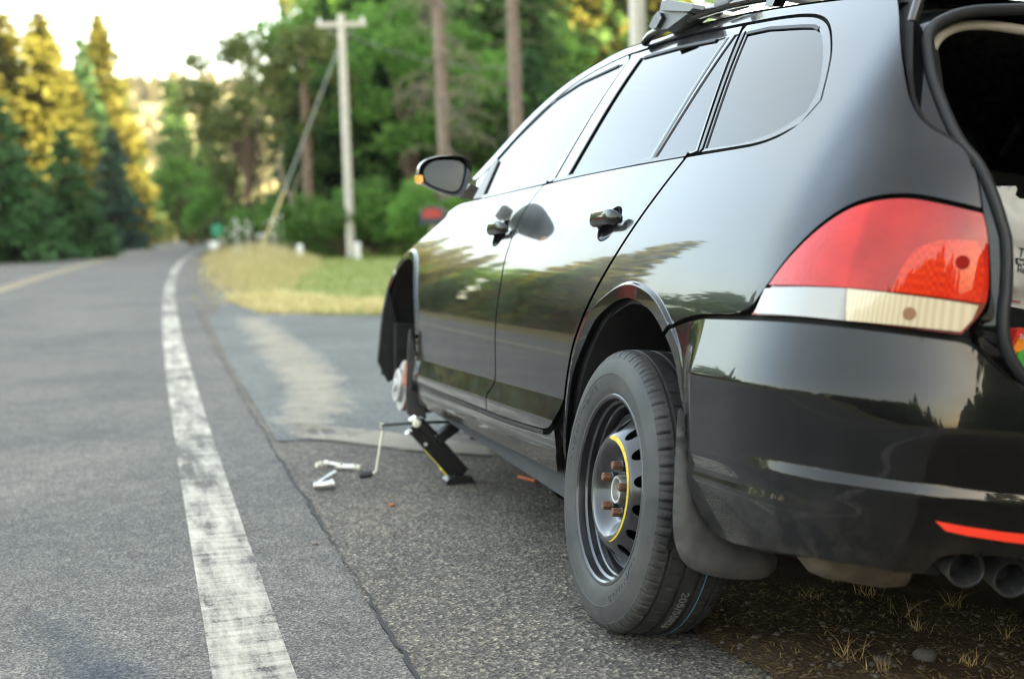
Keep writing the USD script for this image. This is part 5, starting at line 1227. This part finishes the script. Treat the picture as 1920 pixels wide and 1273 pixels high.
for k in range(34):
    px = 640 + k * 20 + rt.uniform(-14, 14); d = (52, 66, 82)[k % 3] + rt.uniform(-5, 5); kind = wk[k % 8]
    if px > 1040:
        d = 105 + 12 * (k % 3); kind = ('gold_a', 'dark_b')[k % 2]
    b = at(px, 440, d); hgt = (8.5 if kind in ('green_a', 'leafy_a') else 13) * rt.uniform(.85, 1.25) * d / 62
    if px > 1040: hgt = rt.uniform(19, 25)
    rowz = ('front', 'middle', 'rear')[k % 3]; ref = 'right of the utility pole' if px < 790 else 'beside the grey dead tree' if px < 900 else 'just left of the bare pine' if px < 980 else 'right of the bare pine' if px < 1045 else 'above the car roof'
    LABN[(kind, rowz, ref)] = n_ = LABN.get((kind, rowz, ref), 0) + 1
    plant(kind, 'wood_tree', f"{WOOD_LAB[kind].split(' in the wood')[0].split(' deep in')[0]} in the {rowz} row, {('', 'next one ', 'third ', 'fourth ', 'fifth ')[min(n_ - 1, 4)]}{ref}", 'tree', (b[0], b[1], -.1), hgt, k * 1.7, 1.05, GR)
BUSH = [(640, 43, 2.6, 'bush_a', 'round green bush at the foot of the utility pole'), (700, 44, 2.3, 'bush_a', 'green bush right of the utility pole foot'), (756, 42, 2.2, 'bush_a', 'green bush left of the mailbox'), (590, 47, 2.2, 'bush_b', 'olive bush behind the brown tree trunk'),
        (520, 52, 2.6, 'bush_a', 'green bush behind the yellow guy guard'), (470, 56, 2.8, 'bush_b', 'olive bush right of the green sign'), (832, 41, 2.4, 'bush_a', 'bright green bush just behind the mailbox'), (880, 44, 2.8, 'bush_a', 'bush showing between mirror and car bonnet'), (430, 70, 3.2, 'bush_a', 'large bush behind the green road sign'), (380, 96, 3.6, 'bush_b', 'olive bush at the bend of the road'), (300, 128, 3.2, 'bush_b', 'pale bush at the vanishing end of the road')]
for px, d, h_, kd, lab in BUSH:
    b = at(px, 440, d); plant(kd, 'bush', lab, 'bush', (b[0], b[1], -.05), h_, px, 1.15)

# wood outside the frame: shades the road, shows in the paint
wd = UsdGeom.PointInstancer.Define(stage, '/World/surrounding_wood'); tag(wd.GetPrim(), 'woodland along both sides of the road behind the camera', 'wood', kind='stuff')
protos = []
for nm, (c_, bm, lm) in (('spruce_crown', PROTO['dark_a']), ('broad_crown', PROTO['dark_b']), ('golden_crown', PROTO['gold_a']), ('leafy_crown', PROTO['leafy_a'])):
    protos.append(obj(nm, c_[1], MAT[lm], wd.GetPrim(), smooth=False).GetPath())
pos, idx, scl, rot = [], [], [], []
def add_wood(x, y, h, k):
    pos.append((x, y, -0.2)); idx.append(k); s = h / (14, 14, 14, 9)[k]; scl.append((s * 1.05, s * 1.05, s)); a = rt.uniform(0, 2 * math.pi); rot.append(Gf.Quath(math.cos(a / 2), 0, 0, math.sin(a / 2)))
for k in range(620):   # right hand wood that keeps the sun off the road
    x = rt.uniform(-230, 75); y = -16 - 75 * rt.random() ** 1.3; 
    if x > 5 and y > -.80 * (x + 3) + 1.0: y = -.80 * (x + 3) + 1.0 - rt.uniform(0, 25)
    add_wood(x, y + white_y(max(x, 0)) - 1.66, rt.uniform(18, 25), rt.integers(0, 2))
for k in range(190):   # left of the road, ahead and abeam (outside the frame)
    x = rt.uniform(-70, 74); y = 14.5 + 26 * rt.random() ** 1.5 + max(x - 30, 0) * 0.06; dist = math.hypot(x, y); az_ = math.degrees(math.atan2(y, x))
    e_ = np.interp(az_, [8, 15, 17.5, 20, 24, 26, 31, 34, 40, 90, 130, 180], [11.0, 10.5, 6.5, 4.2, 4.5, 7.0, 7.5, 5.5, 6.5, 8.5, 12.0, 9.0]) + rt.normal(0, .7)
    add_wood(x, y + 2, max(2.5, min(dist * math.tan(math.radians(e_)), 15)), rt.choice([0, 1, 2, 3], p=[.25, .25, .3, .2]))
for az_, d_, e_, k_ in ((17.0, 52, 18.5, 2), (16.0, 50, 12, 0), (10.5, 82, 10.8, 2), (9.3, 90, 10.2, 2), (8.2, 96, 11, 2), (7.0, 104, 10, 2), (6.0, 110, 11, 2), (11.8, 72, 10, 0), (8.8, 78, 7.5, 0), (6.8, 88, 7, 0), (25.5, 33, 11, 3), (28, 31, 13.5, 2), (30.5, 32, 12, 0), (33, 30, 9, 3)):   # a few taller trees across the road
    a_ = math.radians(az_); add_wood(d_ * math.cos(a_), d_ * math.sin(a_) + 0.9, d_ * math.tan(math.radians(e_)), k_)
def ridge_z(x, y):
    w_ = np.clip((np.asarray(x, float) + 300) / 90, 0, 1) * np.clip((10 - np.asarray(x, float)) / 60, 0, 1)
    return 42 * np.exp(-((np.asarray(y, float) + 128) / 42) ** 2) * w_ * w_ * (3 - 2 * w_) - 1.5
for k in range(330):   # trees on an unseen ridge, added and shaped to shade the far left trees
    x, y = rt.uniform(-290, 0), rt.uniform(-215, -85); pos.append((x, y, float(ridge_z(x, y)) - .4)); k_ = int(rt.integers(0, 2)); s = rt.uniform(15, 22) / 14; idx.append(k_); scl.append((s * 1.05, s * 1.05, s)); rot.append(Gf.Quath(1, 0, 0, 0))
tag(obj('hill', grid_mesh(np.arange(-320, 40, 10.0), np.arange(-240, -40, 8.0), ridge_z), MAT['verge'], smooth=True), 'unseen wooded ridge added behind the camera to shade the trees on the left', 'hill', kind='structure')
for k in range(90):    # behind
    x = rt.uniform(-260, -60); y = rt.choice([-1, 1]) * rt.uniform(12, 60); add_wood(x, y, rt.uniform(11, 19), rt.integers(0, 2))
wd.CreatePrototypesRel().SetTargets(protos); wd.CreatePositionsAttr(Vt.Vec3fArray([Gf.Vec3f(*map(float, p)) for p in pos])); wd.CreateProtoIndicesAttr(Vt.IntArray([int(i) for i in idx])); wd.CreateScalesAttr(Vt.Vec3fArray([Gf.Vec3f(*map(float, p)) for p in scl])); wd.CreateOrientationsAttr(Vt.QuathArray(rot))

# far hill with its sunlit wood
def hill_z(X, Y):
    c = at(330, 440, 620); c2 = at(520, 440, 700); c3 = at(40, 440, 760)
    z = 32 * np.exp(-((X - c[0]) ** 2 / 190 ** 2 + (Y - c[1]) ** 2 / 120 ** 2)) + 34 * np.exp(-((X - c2[0]) ** 2 / 200 ** 2 + (Y - c2[1]) ** 2 / 130 ** 2)) + 22 * np.exp(-((X - c3[0]) ** 2 / 200 ** 2 + (Y - c3[1]) ** 2 / 150 ** 2))
    return z - 8 + 7 * (meshkit.fbm(np.stack([X * .012, Y * .012, 0 * X], -1), 4) - .5)
tag(obj('hill', grid_mesh(np.arange(260, 1100, 12.0), np.arange(-460, 460, 12.0), hill_z), MAT['hill_soil'], smooth=True), 'pale sunlit wooded hill closing the valley', 'hill', kind='structure')
hw = UsdGeom.PointInstancer.Define(stage, '/World/hill_wood'); tag(hw.GetPrim(), 'sunlit trees covering the far hill', 'wood', kind='stuff')
hp = [obj('golden_crown', PROTO['gold_b'][0][1], MAT['needles_pale'], hw.GetPrim(), smooth=False).GetPath()]
pos, scl = [], []
while len(pos) < 1100:
    x, y = rt.uniform(380, 720), rt.uniform(-170, 60); z = float(hill_z(np.array(x), np.array(y)))
    if z > 4: pos.append(Gf.Vec3f(x, y, z - .5)); s = rt.uniform(.3, .7); scl.append(Gf.Vec3f(s * 1.5, s * 1.5, s))
hw.CreatePrototypesRel().SetTargets(hp); hw.CreatePositionsAttr(Vt.Vec3fArray(pos)); hw.CreateProtoIndicesAttr(Vt.IntArray([0] * len(pos))); hw.CreateScalesAttr(Vt.Vec3fArray(scl)); hw.CreateOrientationsAttr(Vt.QuathArray([Gf.Quath(1, 0, 0, 0)] * len(pos)))

# ------------------------------------------------------------------ poles, snag, bare trunk, signs
def upright(px0, py0, px1, py1, d):
    return at(px0, py0, d), at(px1, py1, d)
a, b = upright(655, 392, 641, 28, 41.5)
base = np.array([a[0], a[1], 0]); up_ = b - a
pl = thing('utility_pole', 'pale wooden utility pole with a cross arm among the bushes', 'utility pole', base)
topz = b[2]; lean = np.array([b[0] - a[0], b[1] - a[1], 0]) * 0
obj('post', tube([(0, 0, -.3), (0, 0, topz * .5), (0, 0, topz)], [0.135, 0.125, 0.11], 14), MAT['pole_wood'], pl, smooth=40)
side = np.array([RI[0], RI[1], 0]); side /= np.linalg.norm(side)
ca = box((1.42, 0.12, 0.14), (0, 0, 0), .01); Rz = trimesh.transformations.rotation_matrix(math.atan2(side[1], side[0]), [0, 0, 1]); ca.apply_transform(Rz); ca.apply_translation([0, 0, topz - .28])
obj('cross_arm', ca, MAT['pole_wood'], pl)
for s_ in (-.62, .6): 
    ins_m = lathe([(0, .14), (.03, .13), (.045, .07), (.04, .03), (.05, 0)], 14); ins_m.apply_transform(trimesh.geometry.align_vectors([0, 1, 0], [0, 0, 1])); ins_m.apply_translation(side * s_ + [0, 0, topz - .21]); obj('insulator', ins_m, MAT['white_plastic'], pl)
for s_ in (-.45, .45): obj('brace', tube([side * s_ + [0, 0, topz - .34], [0, 0, topz - .75]], 0.018, 5), MAT['wire'], pl)
g0, g1 = at(637, 85, 41.2), at(497, 452, 38.0)
gy = thing('guy_wire', 'slanting guy wire with a yellow guard below the utility pole', 'guy wire', (g1[0], g1[1], 0))
G0 = np.array([g1[0], g1[1], 0])
obj('wire', tube([g0 - G0, g1 - G0], 0.020, 6), MAT['wire'], gy); gm = g1 + (g0 - g1) * .24; obj('guard', tube([g1 - G0 - (g0 - g1) * .04, gm - G0], 0.042, 8), MAT['guard_yellow'], gy)
w0, w1 = base + [0, 0, topz - .5], at(1010, 118, 52)
ow = [w0 * (1 - t) + w1 * t - np.array([0, 0, .5 * t * (1 - t) * 4]) for t in np.linspace(0, 1, 16)]
tag(obj('overhead_wire', tube(np.array(ow), 0.018, 5), MAT['wire']), 'thin overhead wire running right from the utility pole', 'wire')
b2 = at(1206, 440, 33.0)
pp = thing('utility_pole', 'pale pole rising behind the car roof, top outside the photo', 'utility pole', (b2[0], b2[1], 0)); obj('post', tube([(0, 0, -.3), (0, 0, 5), (0, 0, 9.5)], [0.2, 0.19, 0.17], 14), MAT['pole_wood'], pp, smooth=40)
obj('pole_cap', tube([(0, 0, 9.5), (0, 0, 9.56)], [0.19, 0.15], 14), MAT['wire'], pp)
sg = at(842, 440, 42)
sn = thing('dead_tree', 'grey dead tree with bare drooping twigs behind the wing mirror', 'tree', (sg[0], sg[1], 0))
obj('trunk', tube([(0, 0, -.3), (.05, .05, 4), (-.05, .12, 8), (0, .2, 13)], [0.20, 0.18, 0.15, 0.08], 10), MAT['bark_grey'], sn, smooth=40)
tw = []
for k in range(90):
    z = rt.uniform(1.6, 11); a_ = rt.uniform(0, 6.28); L = rt.uniform(.6, 2.3) * (1 - .04 * z); d_ = np.array([math.cos(a_), math.sin(a_), 0]); p0 = np.array([0, .02 * z, z])
    tw.append(tube([p0, p0 + d_ * L * .5 + [0, 0, .10 * L], p0 + d_ * L * .85 + [0, 0, -.05 * L], p0 + d_ * L + [0, 0, -.35 * L]], [0.028, .02, .014, .006], 4, False))
    for _ in range(5):
        t = rt.uniform(.3, 1); q0 = p0 + d_ * L * t; tw.append(tube([q0, q0 + rt.normal(0, .3, 3) + [0, 0, -.25]], [.012, .005], 3, False))
obj('twigs', joinm(tw), MAT['dead_wood'], sn, smooth=False)
bt_ = at(976, 440, 46)
bt = thing('pine_tree', 'tall pine with a straight bare pinkish trunk behind the front door window', 'tree', (bt_[0], bt_[1], 0))
obj('trunk', tube([(0, 0, -.3), (.03, .0, 4), (-.05, .05, 9), (0, .1, 17)], [0.24, 0.22, 0.19, 0.08], 12), MAT['bark_grey'], bt, smooth=40)
(c1_, c2_) = conifer(9, 2.8, 90, 60, rt, .4, .05); c2_.apply_translation([0, .08, 9.0]); obj('crown', c2_, MAT['needles_dark'], bt, smooth=False)
btl = [tube([(0, .05, z_), (math.cos(a_) * 1.2, math.sin(a_) * 1.2, z_ - .2)], [.025, .006], 4, False) for z_, a_ in zip(rt.uniform(2.5, 9, 16), rt.uniform(0, 6.28, 16))]
[obj('dead_branch', b_, MAT['dead_wood'], bt, smooth=False) for b_ in btl]
# low leaning bare limbs in front of the brown trunk
lb0 = at(545, 440, 46)
lt = thing('leaning_trunk', 'bare crooked grey trunk leaning beside the guy wire', 'tree', (lb0[0], lb0[1], 0))
pth = [at(585, 452, 46), at(560, 400, 46), at(533, 345, 46), at(522, 300, 46), at(530, 270, 46)]
obj('trunk', tube(np.array([p - lb0 * [1, 1, 0] for p in pth]), [0.085, .075, .06, .045, .02], 8), MAT['dead_wood'], lt, smooth=40)
pth2 = [at(530, 335, 46), at(500, 335, 45.5), at(470, 350, 45)]; pth3 = [at(590, 300, 46), at(560, 330, 46), at(541, 395, 46)]
obj('limb', tube(np.array([p - lb0 * [1, 1, 0] for p in pth2]), [.035, .03, .012], 6), MAT['dead_wood'], lt, smooth=40); obj('limb', tube(np.array([p - lb0 * [1, 1, 0] for p in pth3]), [.015, .03, .035], 6), MAT['dead_wood'], lt, smooth=40)
br0 = at(582, 440, 48)
bk_ = thing('brown_trunk_tree', 'straight brown tree trunk with its crown above, left of the utility pole', 'tree', (br0[0], br0[1], 0)); obj('trunk', tube([(0, 0, -.3), (0, 0, 2.4), (-.12, 0, 4.5), (-.1, 0, 7)], [0.21, 0.17, .14, .07], 10), MAT['bark'], bk_, smooth=40)
(c1_, c2_) = broadleaf(4.2, 1.7, 26, 90, rt, .1, .24); c2_.apply_translation([-.1, 0, 3.6]); obj('crown', c2_, MAT['leaves_olive'], bk_, smooth=False)
for px, py, lab in ((563, 484, 'white marker post in the grass left of the utility pole foot'), (671, 478, 'white marker post at the edge of the lawn below the utility pole')):
    q = at(px, py, 40); m_ = thing('marker_post', lab, 'marker post', (q[0], q[1], 0)); obj('post', box((.16, .16, .44), (0, 0, .20), .03), MAT['white_plastic'], m_); obj('cap', hull(np.vstack([np.array(box((.18, .18, .02), (0, 0, .43)).vertices), [[0, 0, .50]]])), MAT['white_plastic'], m_)
q = at(409, 470, 52); gs_ = thing('green_sign', 'small green road sign on a post with a pale box beside it', 'road sign', (q[0], q[1], 0))
obj('post', tube([(0, 0, -.2), (0, 0, 1.0)], .05, 8), MAT['sign_green'], gs_); pb = box((.38, .04, .42), (0, 0, 0), .015); pb.apply_transform(Rz); pb.apply_translation([0, 0, .95]); obj('sign_plate', pb, MAT['sign_green'], gs_)
q = at(402, 462, 51); ws = thing('white_box', 'white newspaper box on a short post beside the green road sign', 'box', (q[0], q[1], 0)); obj('post', tube([(0, 0, -.2), (0, 0, .3)], .04, 8), MAT['pole_wood'], ws); obj('box_body', box((.28, .3, .26), (0, 0, .42), .03), MAT['white_plastic'], ws)
q = at(358, 455, 100); os_ = thing('orange_sign', 'orange diamond warning sign far down the road', 'road sign', (q[0], q[1], 0)); db = box((.62, .04, .62), (0, 0, 0), .02); db.apply_transform(trimesh.transformations.rotation_matrix(math.pi / 4, [0, 1, 0])); db.apply_transform(Rz); db.apply_translation([0, 0, 1.0]); obj('sign_plate', db, MAT['sign_orange'], os_)
obj('post', tube([(0, 0, -.2), (0, 0, 0.9)], .04, 6), MAT['sign_orange'], os_)
q = at(812, 420, 27); mb = thing('mailbox', 'dark blue mailbox with a red front beside the car bonnet', 'mailbox', (q[0], q[1], 0))
zc_ = at(812, 403, 27)[2]; t_ = np.linspace(0, math.pi, 12); arch_ = [(.24, -.17), (-.24, -.17)] + [(-.24 * math.cos(a_), .02 + .15 * math.sin(a_)) for a_ in t_]
mbx = hull([(x_, y_, z_) for x_, z_ in arch_ for y_ in (-.25, .25)]); mbx.apply_transform(Rz); mbx.apply_translation([0, 0, zc_]); obj('box_body', mbx, MAT['mailbox_blue'], mb, smooth=30)
fl_ = hull([(x_ * .75, y_, z_ * .55 + .03) for x_, z_ in arch_ for y_ in (-.262, -.25)]); fl_.apply_transform(Rz); fl_.apply_translation([0, 0, zc_]); obj('front_door', fl_, MAT['red_enamel'], mb)
obj('post', box((.1, .1, zc_ - .15), (0, 0, (zc_ - .17) / 2)), MAT['pole_wood'], mb)
# red barn across the road, mirrored in the car's door
brn = thing('red_barn', 'small red barn under the trees across the road', 'barn', (33, 15.0, 0), math.radians(20))
obj('wall', box((6, 4.5, 2.6), (0, 0, 1.3)), MAT['barn_red'], brn); obj('roof', hull([(x_, y_, z_) for x_ in (-3.2, 3.2) for y_, z_ in ((-2.5, 2.602), (2.5, 2.602), (0, 4.2))]), MAT['grey_roof'], brn); obj('door', box((1.6, .06, 2.0), (0, -2.28, 1.0)), MAT['white_plastic'], brn)

# ------------------------------------------------------------------ grass and small litter
def blades(P, h, w, rng, lean=.35):
    n = len(P); a = rng.uniform(0, 6.28, n); d = np.stack([np.cos(a), np.sin(a), 0 * a], 1) * (w * rng.uniform(.6, 1.3, n))[:, None]
    H = h * rng.uniform(.5, 1.2, n); l = rng.normal(0, lean, (n, 2)) * H[:, None]; t = P + np.column_stack([l, H]); m_ = P + np.column_stack([l * .3, H * .55])
    v = np.stack([P - d, P + d, m_ + d * .8, m_ - d * .8, t], 1); k = np.arange(n) * 5
    return trimesh.Trimesh(v.reshape(-1, 3), np.vstack([np.stack([k, k + 1, k + 2], 1), np.stack([k, k + 2, k + 3], 1), np.stack([k + 3, k + 2, k + 4], 1)]), process=False)


def scatter(px_poly, n, rng, z=0.0):
    pg = Polygon(on_ground(px_poly)[:, :2] if np.ndim(px_poly) == 2 and np.max(np.abs(px_poly)) > 300 else px_poly).buffer(0); x0, y0, x1, y1 = pg.bounds; out = np.zeros((0, 2))
    while len(out) < n:
        q = rng.uniform([x0, y0], [x1, y1], (n, 2)); out = np.vstack([out, q[shapely.contains_xy(pg, q[:, 0], q[:, 1])]])
    out = out[:n]; return np.column_stack([out, gz(out[:, 0], out[:, 1]) + z])


vg = [(14.6, .28), (22, .02), (30, -.55), (42, -1.25), (52, -2.2), (60, -3.2), (52, -4.2), (40, -4.2), (30, -2.6), (24, -1.5), (17, -.6)]
P = scatter(vg, 12000, rt); hgt = np.interp(P[:, 0], [14, 19, 25, 60], [.10, .20, .40, .55])
ed = shapely.distance(shapely.points(P[:, 0], P[:, 1]), Polygon(vg).exterior); P = P + np.column_stack([rt.normal(0, .35, len(P)), rt.normal(0, .22, len(P)), 0 * ed])
hgt = hgt * (0.25 + 0.75 * np.clip(ed / 1.0, 0, 1)) * (0.45 + 1.1 * meshkit.fbm(P * [.5, .8, 0], 3))
gm_ = []
for lo, hi in ((0, .08), (.08, .16), (.16, .26), (.26, .38), (.38, .5), (.5, .65), (.65, 2)):
    s_ = (hgt >= lo) & (hgt < hi)
    if s_.any(): gm_.append(blades(P[s_], hgt[s_].mean(), .012, rt))
tag(obj('tall_grass', joinm(gm_), MAT['dry_grass'], smooth=False), 'tall dry golden grass along the road edge', 'grass', kind='stuff')
P = scatter([(12.0, -.4), (14.5, .15), (17, -.6), (24, -1.6), (30, -2.8), (40, -4.4), (46, -6), (42, -14), (11.3, -9), (11.3, -2)], 9000, rt)
tag(obj('lawn_grass', blades(P, .10, .012, rt, .5), MAT['green_grass'], smooth=False), 'short green grass of the lawn', 'grass', kind='stuff')
P = scatter([(12.2, -.30), (13, .3), (16.5, .35), (17, -.4), (14, -1.0), (12.0, -2.2), (11.4, -5), (11.1, -5), (11.4, -1.2)], 4200, rt)
tag(obj('verge_straw', blades(P, .12, .010, rt, .8), MAT['dry_grass'], smooth=False), 'short pale straw at the edge of the driveway', 'grass', kind='stuff')
P = scatter([(26, -.6), (40, -1.6), (52, -2.9), (50, -4.2), (38, -4), (28, -2)], 34, rt); um = []
for p in P:
    z_ = rt.uniform(.7, 1.25); um.append(tube([p, p + [0.03, .02, z_]], .006, 3, False)); um.append(hull(np.array([[math.cos(a_) * .055, math.sin(a_) * .055, .02 * math.sin(a_ * 2)] for a_ in np.linspace(0, 6.28, 8)] + [[0, 0, -.03], [0, 0, .03]]) + p + [0.03, .02, z_]))
tag(obj('umbel_flowers', joinm(um), MAT['white_umbel'], smooth=False), 'white umbel flowers among the tall grass', 'flowers', kind='stuff')
P = scatter([(56, 5.6), (80, 4), (110, 0), (112, 6), (80, 11), (56, 10)], 2500, rt)
tag(obj('left_verge_grass', blades(P, .45, .03, rt), MAT['dry_grass'], smooth=False), 'dry grass under the conifers left of the road', 'grass', kind='stuff')
TUFT = [(1565, 1095, 'at the dirt edge just behind the silencer'), (1625, 1120, 'in the dirt below the bumper'), (1520, 1125, 'right of the rear tyre'), (1690, 1160, 'spread wide in the middle of the dirt'), (1720, 1185, 'with crossed stalks near the middle of the dirt'), (1820, 1250, 'standing tall in the lower right corner'), (1650, 1262, 'at the bottom edge of the photo'), (1900, 1110, 'under the tailpipes'), (1790, 1140, 'left of the tailpipe shadow'), (1590, 1240, 'small, beside the dark stones'), (1880, 1200, 'near the right edge of the photo')]
for px, py, lab in TUFT:
    q = on_ground([(px, py)])[0]
    for _ in range(6): q = on_ground([(px, py)], float(gz(q[0], q[1])))[0]
    n = int(rt.integers(12, 22)); P = np.column_stack([rt.normal(0, .012, n), rt.normal(0, .012, n), np.full(n, -0.004)])
    t = thing('grass_tuft', 'dry grass tuft ' + lab, 'grass tuft', (q[0], q[1], float(gz(q[0], q[1])) + .006)); obj('stalks', blades(P, float(rt.uniform(.028, .07)), .0011, rt, float(rt.uniform(.5, 1.0))), MAT['dead_stalk'], t, smooth=False)
P = scatter(np.array([(0.3, .3), (.2, .62), (-.2, .66), (-1.5, .9), (-1.7, -.6), (0, -.6)]), 4600, rt, .008); a_ = rt.uniform(0, 6.28, len(P)); L = rt.uniform(.006, .035, len(P)); d_ = np.stack([np.cos(a_), np.sin(a_), rt.normal(0, .15, len(a_))], 1) * L[:, None]; e_ = np.cross(d_, [0, 0, 1]); e_ = e_ / np.linalg.norm(e_, axis=1)[:, None] * .0011
v = np.stack([P - d_ / 2 - e_, P - d_ / 2 + e_, P + d_ / 2 + e_, P + d_ / 2 - e_], 1).reshape(-1, 3); k = np.arange(len(P)) * 4
tag(obj('straw_litter', trimesh.Trimesh(v, np.vstack([np.stack([k, k + 1, k + 2], 1), np.stack([k, k + 2, k + 3], 1)]), process=False), MAT['dead_stalk'], smooth=False), 'straw and bark litter scattered over the dirt', 'litter', kind='stuff')


def pebble(r, rng):
    m = trimesh.creation.icosphere(1, r); v = np.array(m.vertices); v *= 1 + .35 * (meshkit.noise(v / r * 1.1 + rng.uniform(0, 50, 3)) - .5)[:, None] * 2; v[:, 2] *= .65; return trimesh.Trimesh(v, m.faces, process=False)


ps = []
for p in scatter(np.array([(-.1, 1.3), (3.0, 1.15), (3.2, .1), (.4, .2), (0, .75)]), 420, rt, .002): 
    m_ = pebble(rt.uniform(.0018, .0042), rt); m_.apply_translation(p); ps.append(m_)
tag(obj('loose_grit', joinm(ps), MAT['stone'], smooth=50), 'loose grit on the shoulder asphalt', 'grit', kind='stuff')
ps = []
for p in scatter(np.array([(0.2, .35), (.1, .62), (-.2, .66), (-1.4, .85), (-1.6, -.4), (0, -.4)]), 700, rt, .008):
    m_ = pebble(rt.uniform(.002, .008) * rt.random() ** .8 + .0012, rt); m_.apply_translation(p); ps.append(m_)
tag(obj('dirt_clods', joinm(ps), MAT['stone_dark'], smooth=50), 'small stones and clods in the dirt verge', 'stones', kind='stuff')
for px, py, r_, lab, mt_ in ((590, 1020, .010, 'single small grey stone beside the crack in the shoulder', 'stone'), (735, 948, .009, 'small orange brown scrap on the shoulder below the jack', 'orange_scrap'), (1655, 1245, .022, 'grey stone in the dirt at the bottom of the photo', 'stone_dark'), (1735, 1235, .026, 'larger grey stone in the dirt beside the dry tufts', 'stone_dark')):
    q = on_ground([(px, py)])[0]; q = on_ground([(px, py)], float(gz(q[0], q[1])))[0]
    m_ = pebble(r_, rt); tag(obj('stone', trimesh.Trimesh(np.array(m_.vertices) + [q[0], q[1], gz(q[0], q[1]) + r_ * .4], m_.faces, process=False), MAT[mt_], smooth=50), lab, 'stone')
q = on_ground([(972, 897), (1004, 905)], float(gz(1.9, .48)))
tag(obj('orange_stick', tube(q + [0, 0, .008], .006, 6), MAT['orange_scrap']), 'orange strip of bark lying under the car behind the jack', 'stick')

# ------------------------------------------------------------------ evening air
mat('haze_air', {'v': ('principled_volume', {'color': (0.93, 0.90, 0.82), 'density': 0.00013, 'anisotropy': 0.35})}, volume='v.volume')
hz = box((1900, 1500, 150), (500, 0, 53)); tag(obj('haze', hz, MAT['haze_air'], smooth=False), 'thin pale evening haze in the valley', 'haze', kind='stuff')
